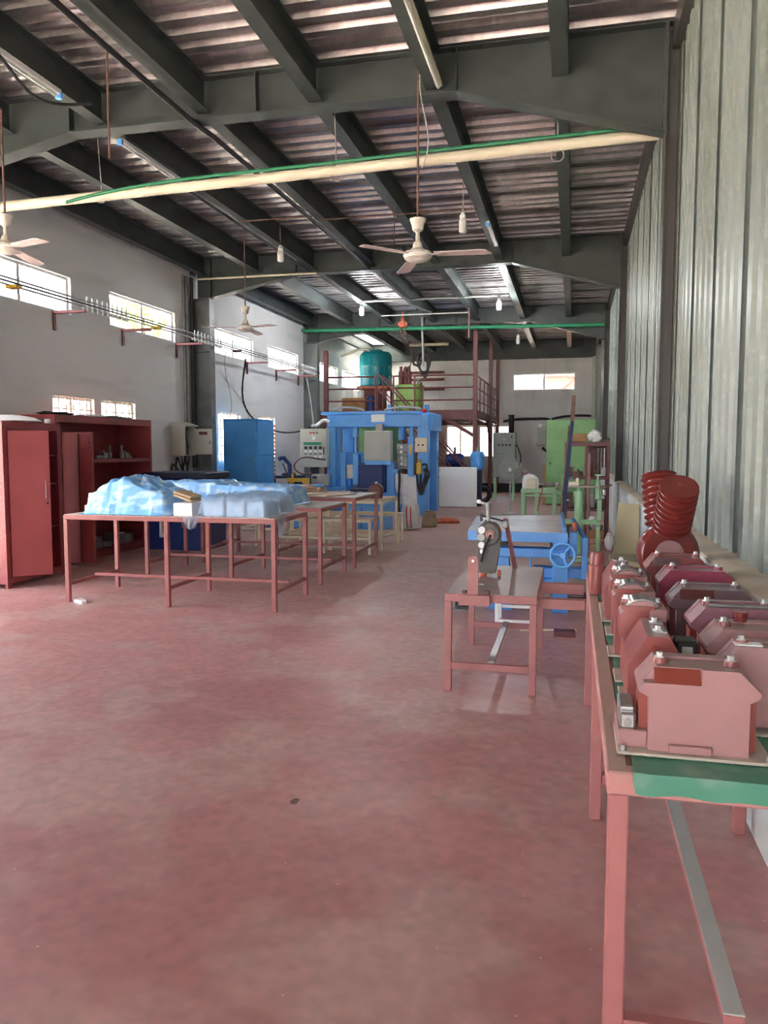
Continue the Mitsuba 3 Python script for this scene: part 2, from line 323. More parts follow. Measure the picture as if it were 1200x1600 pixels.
PX = [-0.18, -1.38, -2.58, -3.80, -5.0, -6.15, -7.33]
SP = [YF] + FRAMES + [YE]
for i in range(len(SP) - 1):
    for x in PX: part('ceiling', 'purlin', ibeam((x, SP[i] + 0.02, 5.07), (x, SP[i + 1] - 0.02, 5.07), 0.34, 0.15), 'm_steel')
for x in (0.86,): part('ceiling', 'eave_beam', M().box(x - 0.05, x + 0.07, YF, YE, 5.20, 5.41), 'm_darkcol')
XA, XB = XL + 0.42, 0.76
for yf in FRAMES:
    web = [(XA - 0.3, ZR - 0.005), (XB + 0.1, ZR - 0.005), (XB + 0.1, 4.45), (XB, 4.47), (-1.15, 5.0), (-5.35, 5.0), (XA, 4.62), (XA - 0.3, 4.62)]
    m = M().prism(web, 'y', yf - 0.006, yf + 0.006)
    for a, b in (((XB + 0.02, 4.465), (-1.15, 5.0)), ((-1.15, 5.0), (-5.35, 5.0)), ((-5.35, 5.0), (XA - 0.02, 4.615))):
        m.beam((a[0], yf, a[1]), (b[0], yf, b[1]), 0.20, 0.014)
    m.box(XA - 0.3, XB + 0.1, yf - 0.1, yf + 0.1, ZR - 0.02, ZR - 0.006)
    for x in (-1.15, -5.35, -3.2): m.box(x - 0.005, x + 0.005, yf - 0.095, yf + 0.095, 5.0, ZR - 0.02)
    for x in (XB - 0.01, XA + 0.01): m.box(x - 0.01, x + 0.01, yf - 0.1, yf + 0.1, 4.47 if x > 0 else 4.62, ZR - 0.02)
    part('ceiling', 'rafter', m, 'm_steel', 'haunched steel rafter of I section')
    m = M().box(XB, XB + 0.012, yf - 0.1, yf + 0.1, 0.99, ZR - 0.02).box(XB + 0.012, XB + 0.115, yf - 0.006, yf + 0.006, 0.99, ZR - 0.02).box(XB + 0.115, XB + 0.125, yf - 0.1, yf + 0.1, 0.99, ZR - 0.02)
    part('wall_right', 'column', m, 'm_darkcol', 'dark steel column standing on the ledge')
    m = M().box(XA - 0.012, XA, yf - 0.11, yf + 0.11, 0, 4.62).box(XL + 0.002, XA - 0.012, yf - 0.006, yf + 0.006, 0, 4.62).box(XL + 0.002, XL + 0.014, yf - 0.11, yf + 0.11, 0, ZR - 0.03)
    for z in (3.55, 4.60): m.box(XL + 0.014, XA - 0.012, yf - 0.1, yf + 0.1, z, z + 0.012)
    part('wall_left', 'column', m, 'm_column', 'grey painted steel I column against the wall')
m = ibeam((XL, YE - 0.11, 4.76), (0.72, YE - 0.11, 4.76), 0.64, 0.20)
part('wall_end', 'tie_beam', m, 'm_steel', 'deep steel beam along the top of the end wall')
part('wall_end', 'corner_column', M().box(0.62, 0.73, YE - 0.22, YE - 0.02, 0, 4.78), 'm_palegreen', 'pale green corner column')
# windows
wn_i = [0]
def window(a, b, z0, z1, side, kind, label):
    wn_i[0] += 1; k = struct(f'window_{wn_i[0]}', None, None, label); fr = M(); c = (a + b) / 2
    def bar(m, u0, u1, w0, w1, d0, d1): return m.box(XL - d1, XL - d0, u0, u1, w0, w1) if side == 'l' else m.box(u0, u1, YE + d0, YE + d1, w0, w1)
    for u0, u1, w0, w1 in ((a, b, z0, z0 + 0.035), (a, b, z1 - 0.035, z1), (a, a + 0.035, z0, z1), (b - 0.035, b, z0, z1)): bar(fr, u0, u1, w0, w1, 0.06, 0.11)
    part(k, 'window_frame', fr, 'm_frame'); part(k, 'mullion', bar(M(), c - 0.025, c + 0.025, z0 + 0.035, z1 - 0.035, 0.065, 0.105), 'm_frame')
    for u0, u1 in ((a + 0.035, c - 0.025), (c + 0.025, b - 0.035)):
        if side == 'l': q = ((XL - 0.085, u0, z0 + 0.035), (XL - 0.085, u1, z0 + 0.035), (XL - 0.085, u1, z1 - 0.035), (XL - 0.085, u0, z1 - 0.035))
        else: q = ((u0, YE + 0.085, z0 + 0.035), (u1, YE + 0.085, z0 + 0.035), (u1, YE + 0.085, z1 - 0.035), (u0, YE + 0.085, z1 - 0.035))
        part(k, 'pane', trimesh.Trimesh(q, [[0, 1, 2], [0, 2, 3]], process=False), 'm_glass')
    if kind:
        n = int(round((b - a) / 0.17)); 
        for i in range(1, n): u = a + (b - a) * i / n; part(k, 'grille_bar', bar(M(), u - 0.007, u + 0.007, z0, z1, 0.02, 0.034), 'm_grill')
        nz = int(round((z1 - z0) / 0.18))
        for i in range(1, nz): z = z0 + (z1 - z0) * i / nz; part(k, 'grille_bar', bar(M(), a, b, z - 0.007, z + 0.007, 0.03, 0.044), 'm_grill')
nm = ['first', 'second', 'third', 'fourth', 'fifth', 'sixth']
for i, (a, b) in enumerate(UPW): window(a, b, 3.65, 4.22, 'l', 0, f'{nm[i]} high two-pane window from the camera along the left wall')
for i, (a, b) in enumerate(LOW): window(a, b, 1.28, 2.39, 'l', 1, f'{nm[i]} low window with cream grille bars from the camera along the left wall')
window(-2.12, 0.04, 3.65, 4.24, 'e', 0, 'wide two-pane window high in the end wall')
window(-4.52, -3.50, 1.28, 2.40, 'e', 1, 'low grilled window in the end wall, left of the platform post')
window(-3.32, -2.24, 1.28, 2.40, 'e', 1, 'low grilled window in the end wall, behind the grey control cabinet')
# outside
solo('yard', M().box(-40, 40, -40, 70, -0.6, -0.26), 'm_concrete', 'grey concrete yard outside the hall windows', 'ground')
k = thing('building', 'pinkish brick building outside the end wall window', 'building')
part(k, 'wall', M().box(-1.15, 3.0, 33.0, 34.0, -0.26, 5.6), 'm_brick')
for z in (3.9, 4.45, 4.9): part(k, 'ledge', M().box(-1.2, 3.0, 32.92, 33.0, z, z + 0.06), 'm_maroon')
part(k, 'brace', M().beam((-0.6, 32.95, 3.9), (0.8, 32.95, 4.9), 0.05, 0.05), 'm_maroon')
def tree(x, y, h, r, n, lab):
    k = thing('tree', lab, 'tree'); part(k, 'trunk', M().tube([(x, y, -0.255), (x + 0.1, y, h * 0.5), (x, y + 0.1, h)], [0.12, 0.09, 0.03]), 'm_trunk')
    c = RNG.normal(size=(n, 3)); c = c / np.linalg.norm(c, axis=1, keepdims=True) * RNG.random((n, 1)) ** 0.4 * [r, r, r * 0.9] + [x, y, h]
    u = RNG.normal(size=(n, 3)); u /= np.linalg.norm(u, axis=1, keepdims=True); w = np.cross(u, RNG.normal(size=(n, 3))); w /= np.linalg.norm(w, axis=1, keepdims=True)
    L = 0.09 + 0.05 * RNG.random((n, 1)); V = np.concatenate([c - u * L, c + w * L * 0.45, c + u * L, c - w * L * 0.45]); I = np.arange(n)
    F = np.concatenate([np.stack([I, I + n, I + 2 * n], 1), np.stack([I, I + 2 * n, I + 3 * n], 1)])
    part(k, 'foliage', trimesh.Trimesh(V, F, process=False), 'm_leaf')
tree(-10.6, 18.1, 5.1, 0.7, 330, 'sunlit leafy tree seen in the left half of the second high window')
tree(-10.9, 20.4, 5.0, 0.7, 300, 'sunlit leafy tree seen in the right half of the second high window')
ORD = ['first', 'second', 'third', 'fourth', 'fifth', 'sixth', 'seventh', 'eighth', 'ninth']
# ---------------------------------------------------------------- left side: work tables and what lies on them
def work_table(label, x0, x1, y0, y1, H, top, mat='m_red', xm=True, bars='H', group='red steel work tables', w=0.045, low=0.19):
    k = thing('work_table', label, 'table', group)
    m = M(); t = 0.05
    for a in ((x0, x1, y0, y0 + 0.04), (x0, x1, y1 - 0.04, y1), (x0, x0 + 0.04, y0, y1), (x1 - 0.04, x1, y0, y1)): m.box(a[0], a[1], a[2], a[3], H - t, H - 0.004, 0.003)
    part(k, 'top_frame', m, mat)
    part(k, 'tabletop', M().box(x0 + 0.008, x1 - 0.008, y0 + 0.008, y1 - 0.008, H - 0.012, H + 0.002), top)
    xs = [x0 + w / 2, x1 - w / 2] + ([(x0 + x1) / 2] if xm else [])
    for x in xs:
        for y in (y0 + w / 2, y1 - w / 2): part(k, 'leg', M().box(x - w / 2, x + w / 2, y - w / 2, y + w / 2, 0, H - t, 0.003), mat)
        part(k, 'stretcher', M().box(x - 0.015, x + 0.015, y0 + w, y1 - w, low - 0.018, low + 0.018, 0.002), mat)
    ym = (y0 + y1) / 2
    part(k, 'long_stretcher', M().box(x0 + w / 2 + 0.015, x1 - w / 2 - 0.015, ym - 0.015, ym + 0.015, low + 0.018, low + 0.05, 0.002), mat)
    return k
work_table('long red steel table nearest the camera, carrying blue plastic wrapped heaps', -5.11, -2.78, 7.11, 8.07, 0.915, 'm_top')
work_table('second red steel table behind the plastic covered one, grey bare top end', -5.12, -2.83, 8.70, 9.75, 0.905, 'm_greytop')
work_table('third red steel table with plywood sheets and crumpled brown paper', -5.05, -2.80, 10.07, 11.33, 0.94, 'm_greytop')
def bench(label, x0, x1, y0, y1, H, low, top=None):
    k = thing('bench', label, 'bench', 'cream steel frames')
    m = M()
    for a in ((x0, x1, y0, y0 + 0.04), (x0, x1, y1 - 0.04, y1), (x0, x0 + 0.04, y0, y1), (x1 - 0.04, x1, y0, y1)): m.box(a[0], a[1], a[2], a[3], H - 0.045, H, 0.003)
    part(k, 'top_frame', m, 'm_cream')
    if top: part(k, 'tabletop', M().box(x0 + 0.02, x1 - 0.02, y0 + 0.02, y1 - 0.02, H, H + 0.014, 0.003), top)
    for x in (x0 + 0.02, x1 - 0.02, (x0 + x1) / 2):
        for y in (y0 + 0.02, y1 - 0.02): part(k, 'leg', M().box(x - 0.02, x + 0.02, y - 0.02, y + 0.02, 0, H - 0.045, 0.003), 'm_cream')
    for y in (y0 + 0.02, y1 - 0.02): part(k, 'rail', M().box(x0 + 0.04, x1 - 0.04, y - 0.016, y + 0.016, low, low + 0.035, 0.002), 'm_cream')
    for x in (x0 + 0.02, x1 - 0.02): part(k, 'stretcher', M().box(x - 0.016, x + 0.016, y0 + 0.04, y1 - 0.04, low, low + 0.035, 0.002), 'm_cream')
bench('tall cream steel table carrying the gearbox motor', -4.6, -2.85, 11.81, 12.92, 0.78, 0.18, 'm_ply')
bench('low cream steel bench frame behind the third red table', -4.4, -2.92, 11.36, 11.76, 0.53, 0.22)
bench('low cream steel bench frame farthest from the camera', -4.9, -2.84, 13.0, 13.35, 0.49, 0.10)
bench('low cream steel rack frame beside the navy steel chest', -5.35, -4.72, 12.0, 12.9, 0.60, 0.26)
# plastic covered heaps: a sheet draped over boxes
def drape(lumps, x0, x1, y0, y1, z, mat, label, edge, seed, fold=0.025, name='plastic_sheet', step=0.013):
    nx, ny = int((x1 - x0) / step), int((y1 - y0) / step); gx, gy = np.linspace(x0, x1, nx), np.linspace(y0, y1, ny); X, Y = np.meshgrid(gx, gy, indexing='ij')
    Hh = np.zeros_like(X)
    for (a, b, c, d, h0, h1, ang) in lumps:     # box footprint, heights left/right, apex type
        inside = (X > a) & (X < b) & (Y > c) & (Y < d); t = np.clip((X - a) / (b - a), 0, 1)
        if ang: top = h0 + (h1 - h0) * (1 - np.abs(2 * t - 1) ** 1.1)
        else: top = h0 + (h1 - h0) * t
        Hh = np.maximum(Hh, np.where(inside, top, 0))
    D = ndimage.distance_transform_edt(Hh <= 0) * step
    full = ndimage.maximum_filter(Hh, size=int(0.045 / step)); S = ndimage.gaussian_filter(full, 0.020 / step)
    P = np.stack([X * 5.5, Y * 5.5, S * 5], -1); n1 = meshkit.fbm(P + seed, 4, seed); ridge = 1 - np.abs(2 * n1 - 1)
    ang = np.arctan2(Y - (y0 + y1) / 2, (X - (x0 + x1) / 2) * 0.6); rad = meshkit.fbm(np.stack([ang * 5.0, S * 2, X * 0.8], -1) + 3 * seed, 3, seed + 1)
    r2 = 1 - np.abs(2 * rad - 1)
    S = S + np.where(S > 0.01, fold * (ridge ** 3 - 0.3) + fold * 1.3 * (r2 ** 4 - 0.25), 0); S = np.maximum(S, 0.004 + 0.004 * n1)
    S = np.maximum(S, np.where(Hh > 0, Hh + 0.004, 0))
    keep = D < edge * (0.75 + 0.6 * meshkit.fbm(np.stack([X * 4, Y * 4, X * 0], -1) + seed, 2, seed + 4))
    V = np.stack([X + 0.012 * (n1 - 0.5), Y + 0.03 * (rad - 0.5) * (S > 0.05), z + S], -1).reshape(-1, 3); I = np.arange(nx * ny).reshape(nx, ny)
    kq = keep[:-1, :-1] & keep[1:, :-1] & keep[:-1, 1:] & keep[1:, 1:]
    a, b, c, d = I[:-1, :-1][kq], I[1:, :-1][kq], I[1:, 1:][kq], I[:-1, 1:][kq]
    m = trimesh.Trimesh(V, np.concatenate([np.stack([a, b, c], 1), np.stack([a, c, d], 1)]), process=False); m.remove_unreferenced_vertices()
    return solo(name, m, mat, label, 'plastic sheet', smooth=True)
Z1 = 0.917
def carton(label, x0, x1, y0, y1, z0, z1, mat='m_carton', cat='carton', rz=0, name='carton'):
    k = solo(name, M().box(x0, x1, y0, y1, z0, z1, 0.003).xf(rotz(rz, ((x0 + x1) / 2, (y0 + y1) / 2, 0))), mat, label, cat); return k
drape([(-4.86, -4.12, 7.22, 7.88, 0.20, 0.36, 1), (-4.88, -4.02, 7.22, 7.88, 0.215, 0.215, 0)], -5.06, -3.86, 7.115, 8.05, Z1, 'm_plastic', 'blue plastic sheet over the peaked heap on the left half of the front red table', 0.10, 3, fold=0.035)
carton('small grey cardboard box at the left end of the front red table', -4.985, -4.93, 7.30, 7.42, Z1, Z1 + 0.085, 'm_grill', 'box')
carton('white carton open on top between the two plastic covered heaps', -3.905, -3.70, 7.20, 7.50, Z1, Z1 + 0.13, 'm_carton')
for i, a in enumerate((0.30, 0.28)):
    m = M().box(-0.10, 0.10, -0.12, 0.12, -0.012, 0.012, 0.002).xf(trimesh.transformations.rotation_matrix(a, [0, 1, 0])); m.xf(trimesh.transformations.translation_matrix((-3.82, 7.35, Z1 + 0.180 + 0.032 * i)))
    solo('book', m, 'm_card', ('lower' if i == 0 else 'upper') + ' of two brown bound pads tilted on the white carton', 'book')
bx = [(-3.58, -3.36), (-3.33, -3.14), (-3.11, -2.93)]
for i, (a, b) in enumerate(bx): carton(f'white carton under clear plastic on the front red table, {("leftmost", "middle", "rightmost")[i]} of three in front', a, b, 7.2, 7.55, Z1, Z1 + 0.15)
for i, (a, b) in enumerate(((-3.62, -3.26), (-3.22, -2.92))): carton(f'white carton under clear plastic, {("left", "right")[i]} of two at the back of the front red table', a, b, 7.60, 7.95, Z1, Z1 + 0.17)
drape([(-3.60, -2.92, 7.19, 7.96, 0.175, 0.175, 0), (-3.25, -3.0, 7.4, 7.9, 0.20, 0.18, 0)], -3.79, -2.79, 7.115, 8.06, Z1 + 0.004, 'm_plasticclear', 'crumpled clear plastic sheet over white cartons on the front red table', 0.08, 8, fold=0.03)
# hanging corners of the clear sheet over the table edge
for i, (x, w, l, yy) in enumerate(((-3.66, 0.20, 0.13, 7.10), (-2.77, 0.16, 0.20, 7.2))):
    n, mm = 14, 10; V = []
    for a in range(n):
        for b in range(mm):
            u, v = a / (n - 1), b / (mm - 1); ww = w * (1 - 0.55 * v)
            off = 0.012 * math.sin(u * 14 + v * 3) * v
            V.append((x + (u - 0.5) * ww, yy - 0.006 - off, Z1 + 0.006 - l * v * (1 - 0.25 * abs(u - 0.4))) if i == 0 else (x - 0.003 + off + 0.01 * v, yy + (u - 0.3) * ww * 1.7, Z1 + 0.006 - l * v * (1 - 0.25 * abs(u - 0.4))))
    F = []
    for a in range(n - 1):
        for b in range(mm - 1): q = a * mm + b; F += [[q, q + mm, q + mm + 1], [q, q + mm + 1, q + 1]]
    sh = 'plastic_sheet_001'
    part(sh, 'hanging_corner', trimesh.Trimesh(V, F, process=False), 'm_plasticclear', smooth=True)
carton('white carton under blue plastic on the second red table, left of two', -4.95, -4.3, 8.9, 9.5, 0.909, 1.145)
carton('white carton under blue plastic on the second red table, right of two', -4.2, -3.35, 8.9, 9.5, 0.909, 1.09)
drape([(-5.0, -4.25, 8.86, 9.55, 0.25, 0.26, 0), (-4.25, -3.3, 8.86, 9.55, 0.235, 0.20, 0)], -5.11, -3.1, 8.74, 9.72, 0.911, 'm_plastic', 'pale blue plastic sheet over cartons on the second red table', 0.10, 13)
# plywood, paper and small parts on the third table
m = M().prism([(-4.7, 10.12), (-3.2, 10.10), (-2.98, 10.75), (-3.15, 11.2), (-4.7, 11.2)], 'z', 0.944, 0.958)
solo('plywood_sheet', m, 'm_ply', 'large pale plywood sheet lying on the third red table', 'plywood')
solo('plywood_sheet', M().prism([(-4.2, 10.16), (-3.5, 10.14), (-3.35, 10.6), (-4.2, 10.9)], 'z', 0.9595, 0.972), 'm_cream', 'smaller cream board lying on top of the plywood sheet', 'plywood')
m = M().blob((-3.72, 10.85, 0.965), (0.26, 0.20, 0.095), 0.45, 5, 3, 4, flat=0.9735)
solo('brown_paper', m, 'm_brownpaper', 'crumpled brown paper heap on the third red table', 'paper')
for i in range(7):
    x, y = -3.30 + 0.055 * i, 10.95 + 0.03 * math.sin(i * 2.3)
    solo('bolt_nut', M().lathe([(0, 0), (0.020, 0), (0.020, 0.022), (0.011, 0.026), (0, 0.026)], (x, y, 0.959 if x < -3.1 else 0.943), n=6), 'm_metal', f'small metal nut on the third red table, {ORD[i]} from the left in its row', 'nut', 'nuts on the third red table')
# gearbox motor on the cream table
k = thing('gear_motor', 'dark red gearbox with navy motor on the cream table', 'motor'); y, z = 12.3, 0.795
part(k, 'gearbox', M().lathe([(0, -0.09), (0.10, -0.09), (0.115, -0.07), (0.115, 0.07), (0.10, 0.09), (0, 0.09)], (-3.07, y, z + 0.12), (0, 1, 0), 20).box(-3.16, -2.98, y - 0.08, y + 0.08, z, z + 0.05, 0.004), 'm_maroon')
part(k, 'filler_cap', M().cyl((-3.07, y, z + 0.225), (-3.07, y, z + 0.262), 0.022), 'm_white')
part(k, 'motor', M().cyl((-3.17, y, z + 0.085), (-3.50, y, z + 0.085), 0.065, 20).box(-3.46, -3.24, y - 0.07, y + 0.07, z, z + 0.03, 0.003), 'm_darknavy')
part(k, 'red_label', M().box(-3.36, -3.29, y - 0.075, y - 0.062, z + 0.03, z + 0.10, 0.002), 'm_redbright')
part(k, 'spindle', M().cyl((-3.50, y, z + 0.085), (-3.60, y, z + 0.085), 0.02), 'm_metal')
# ---------------------------------------------------------------- cupboards
k = thing('cupboard', 'tall red steel cupboard at the left edge, one door ajar', 'cupboard'); x0, x1, y0, y1, H = -6.75, -6.22, 7.62, 8.66, 1.90
m = M().box(x0, x1, y0, y0 + 0.02, 0.05, H).box(x0, x1, y1 - 0.02, y1, 0.05, H).box(x0, x0 + 0.02, y0, y1, 0.05, H).box(x0, x1, y0, y1, H - 0.02, H).box(x0, x1, y0, y1, 0.10, 0.12)
m.box(x1 - 0.03, x1, y0, y0 + 0.07, 0, H).box(x1 - 0.03, x1, y1 - 0.07, y1, 0, H).box(x1 - 0.03, x1, y0, y1, H - 0.09, H).box(x1 - 0.03, x1, y0, y1, 0.05, 0.12).box(x0, x0 + 0.05, y0, y0 + 0.05, 0, 0.05).box(x0, x0 + 0.05, y1 - 0.05, y1, 0, 0.05)
part(k, 'body', m, 'm_cabinet')
for z in (0.62, 1.15, 1.5): part(k, 'shelf', M().box(x0 + 0.02, x1 - 0.04, y0 + 0.02, y1 - 0.02, z, z + 0.02), 'm_cabinet')
hx, hy, dw = x1 + 0.012, y0 + 0.07, 0.43; ang = math.radians(43)      # hinge, width, swing direction
def door(hx, hy, w, ang, z0, z1, t=0.022): return M().box(0, w, -t / 2, t / 2, z0, z1, 0.003).xf(rotz(ang)).xf(trimesh.transformations.translation_matrix((hx, hy, 0)))
d = part(k, 'door', door(hx, hy, dw, ang, 0.13, H - 0.10), 'm_cabinet')
dp = lambda u, o, z: (hx + u * math.cos(ang) + o * math.sin(ang), hy + u * math.sin(ang) - o * math.cos(ang), z)
part(d, 'handle', M().tube([dp(dw - 0.05, 0.012, 1.02), dp(dw - 0.05, 0.045, 1.03), dp(dw - 0.05, 0.045, 1.21), dp(dw - 0.05, 0.012, 1.22)], 0.008, 8), 'm_resinpink')
part(d, 'keyhole', M().cyl(dp(dw - 0.035, 0.008, 0.96), dp(dw - 0.035, 0.016, 0.96), 0.013, 10), 'm_black')
solo('paper_roll', M().lathe([(0.03, -0.04), (0.105, -0.04), (0.11, 0), (0.105, 0.04), (0.03, 0.04), (0.03, -0.04)], (-6.46, 8.84, 0.111), (1, -0.6, 0), 24), 'm_white', 'pale round roll standing on the floor between the two cupboards', 'roll')
solo('white_dome', M().lathe([(0, 0.075), (0.15, 0.07), (0.30, 0.045), (0.40, 0.0), (0.39, 0.0), (0.29, 0.035), (0, 0.06)], (-6.50, 8.05, 1.915), n=36).xf(np.diag([1, 1, 1, 1])), 'm_white', 'shallow white dome lying on top of the left cupboard', 'dome', smooth=40)
solo('tin_can', M().lathe([(0, 0), (0.035, 0), (0.035, 0.05), (0.028, 0.055), (0, 0.055)], (-6.28, 8.50, 1.90)), 'm_white', 'small white cup at the front edge of the left cupboard top', 'cup', smooth=35)
k = thing('cupboard', 'wide red open-front cupboard against the wall with tools on its shelf', 'cupboard'); x0, x1, y0, y1, H = -7.35, -6.72, 9.24, 11.72, 2.05
m = M().box(x0, x1, y0, y0 + 0.025, 0.05, H).box(x0, x1, y1 - 0.025, y1, 0.05, H).box(x0, x0 + 0.02, y0, y1, 0.05, H).box(x0, x1, y0, y1, H - 0.025, H).box(x0, x1, y0, y1, 0.08, 0.11)
m.box(x1 - 0.03, x1, y0, y0 + 0.05, 0, H).box(x1 - 0.03, x1, y1 - 0.05, y1, 0, H).box(x1 - 0.03, x1, y0, y1, H - 0.10, H).box(x1 - 0.03, x1, y0, y1, 0.0, 0.11)
part(k, 'body', m, 'm_cabinet')
for z in (1.42, 0.78): part(k, 'shelf', M().box(x0 + 0.02, x1 - 0.01, y0 + 0.025, y1 - 0.025, z, z + 0.02).box(x1 - 0.03, x1 - 0.008, y0 + 0.03, y1 - 0.03, z - 0.035, z + 0.02), 'm_cabinet')
d = part(k, 'door', door(x1 + 0.012, y0 + 0.12, 0.47, 0.02, 0.04, H - 0.24), 'm_cabinet')
part(d, 'fold_rib', M().box(x1 + 0.265, x1 + 0.275, y0 + 0.098, y0 + 0.118, 0.06, H - 0.26), 'm_maroon'); part(d, 'edge_lip', M().box(x1 + 0.455, x1 + 0.482, y0 + 0.095, y0 + 0.12, 0.04, H - 0.24, 0.002), 'm_cabinet')
for z in (1.72, 1.66, 1.60): part(d, 'slot', M().box(x1 + 0.43, x1 + 0.445, y0 + 0.108, y0 + 0.118, z, z + 0.02), 'm_black')
ZS = 1.442
for i, (yy, kind) in enumerate(((9.75, 0), (9.95, 1), (10.15, 0), (10.4, 2), (10.62, 1), (10.85, 3), (11.05, 3), (11.2, 1), (11.38, 0))):
    xx = -6.86 - 0.04 * (i % 3)
    if kind == 0: mm, lb = M().lathe([(0, 0), (0.05, 0), (0.05, 0.03), (0.03, 0.04), (0.03, 0.075), (0, 0.075)], (xx, yy, ZS)), 'stepped metal bush'
    elif kind == 1: mm, lb = M().box(xx - 0.05, xx + 0.05, yy - 0.05, yy + 0.05, ZS, ZS + 0.09, 0.006).cyl((xx, yy, ZS + 0.09), (xx, yy, ZS + 0.12), 0.02), 'dark metal block'
    elif kind == 2: mm, lb = M().box(xx - 0.06, xx + 0.06, yy - 0.09, yy + 0.09, ZS, ZS + 0.05, 0.008), 'low metal plate'
    else: mm, lb = M().lathe([(0, 0), (0.035, 0), (0.035, 0.09), (0.018, 0.11), (0.018, 0.2), (0, 0.205)], (xx, yy, ZS)), 'upright metal spindle'
    solo('machine_part', mm, 'm_dullmetal', f'{lb} on the shelf of the open red cupboard, {ORD[i]} from the left', 'metal part', 'metal parts on the cupboard shelf')
for i in range(6):
    yy = 9.75 + 0.3 * i; mm = M().lathe([(0.05, 0), (0.12, 0), (0.12, 0.07 + 0.03 * (i % 3)), (0.05, 0.07 + 0.03 * (i % 3)), (0.05, 0)], (-6.95, yy, 0.11)) if i % 2 else M().box(-7.08, -6.84, yy - 0.1, yy + 0.1, 0.11, 0.28, 0.008)
    solo('scrap_piece', mm, 'm_dullmetal', 'dusty metal ' + ('ring' if i % 2 else 'block') + f' at the bottom of the open red cupboard, {nm[i]} from the left', 'metal part', 'metal pieces at the cupboard bottom')
def rag(c, r, mat, label, seed, name='paper_sheet', cat='paper'): return solo(name, M().blob(c, r, 0.5, 4, seed, 3, flat=c[2] - r[2] * 0.35), mat, label, cat)
rag((-6.95, 9.6, 2.065), (0.2, 0.28, 0.035), 'm_black', 'dark crumpled sheet on the open cupboard, left end', 1, 'dark_sheet', 'sheet')
rag((-6.95, 10.35, 2.065), (0.2, 0.25, 0.03), 'm_white', 'white crumpled paper on top of the open cupboard', 2)
rag((-7.0, 11.05, 2.065), (0.22, 0.35, 0.03), 'm_grey', 'grey crumpled paper on top of the open cupboard, right end', 4)
rag((-6.5, 8.55, 1.925), (0.1, 0.09, 0.045), 'm_maroon', 'dark bundle on the right end of the left cupboard', 6, 'dark_bundle', 'bundle')
solo('white_scrap', M().prism([(-5.02, 7.12), (-4.88, 7.05), (-4.86, 7.10), (-5.0, 7.22)], 'z', 0.0, 0.03), 'm_white', 'white scrap on the floor at the front left leg of the front red table', 'scrap')
# ---------------------------------------------------------------- meter box and conduits on the left wall
k = thing('meter_box', 'grey wall meter box with open door and sloping lid beside the column', 'electrical box'); x0, x1, y0, y1, z0, z1 = XL + 0.005, -7.30, 13.98, 14.42, 1.45, 2.02
m = M().box(x0, x1, y0, y0 + 0.015, z0, z1).box(x0, x1, y1 - 0.015, y1, z0, z1).box(x0, x1, y0, y1, z0, z0 + 0.015).box(x0, x0 + 0.015, y0, y1, z0, z1)
part(k, 'body', m, 'm_panelgrey'); part(k, 'lid', M().prism([(x0, z1), (x1 + 0.05, z1), (x1 + 0.05, z1 + 0.02), ((x0 + x1) / 2, z1 + 0.085), (x0, z1 + 0.085)], 'y', y0 - 0.03, y1 + 0.03), 'm_panelgrey')
d = part(k, 'door', M().box(x1 + 0.005, x1 + 0.36, y1 - 0.012, y1 + 0.004, z0 + 0.02, z1 - 0.04, 0.003), 'm_panelgrey'); part(d, 'lock', M().box(x1 + 0.30, x1 + 0.32, y1 - 0.018, y1 - 0.012, 1.68, 1.74), 'm_black')
part(d, 'sticker', M().box(x1 + 0.08, x1 + 0.26, y1 - 0.0145, y1 - 0.012, 1.86, 1.92), 'm_maroon')
for i, xx in enumerate((-7.50, -7.44, -7.38)): part(k, 'wire_bundle', M().tube(spline([(xx, 14.2 + 0.03 * i, 2.0), (xx + 0.03, 14.12, 1.8), (xx - 0.02, 14.28, 1.62), (xx, 14.2, 1.46)]), 0.011), 'm_cable')
for i, yy in enumerate((14.08, 14.16, 14.25, 14.33)):
    solo('power_cable', M().tube(spline([(-7.42, yy, 1.45), (-7.43, yy + 0.02, 1.3), (-7.45, yy + 0.12 * (-1) ** i, 1.12), (-7.52, yy + 0.2 * (-1) ** i, 1.22 + 0.05 * i), (-7.55, yy + 0.28 * (-1) ** i, 1.1)]), 0.019), 'm_cable', f'black power cable looping below the meter box, {ORD[i]} from the camera', 'cable', 'black cables under the meter box')
for i, (xx, yy, r) in enumerate(((-7.54, 14.48, 0.022), (-7.54, 14.60, 0.03), (-7.50, 14.75, 0.04))):
    solo('conduit', M().tube([(xx, yy, 2.05 if i < 2 else 1.2), (xx, yy, 5.0)], r, 10), ('m_dullmetal', 'm_dullmetal', 'm_cable')[i], ('thin', 'medium', 'thick dark')[i] + ' vertical conduit beside the left wall column', 'pipe')
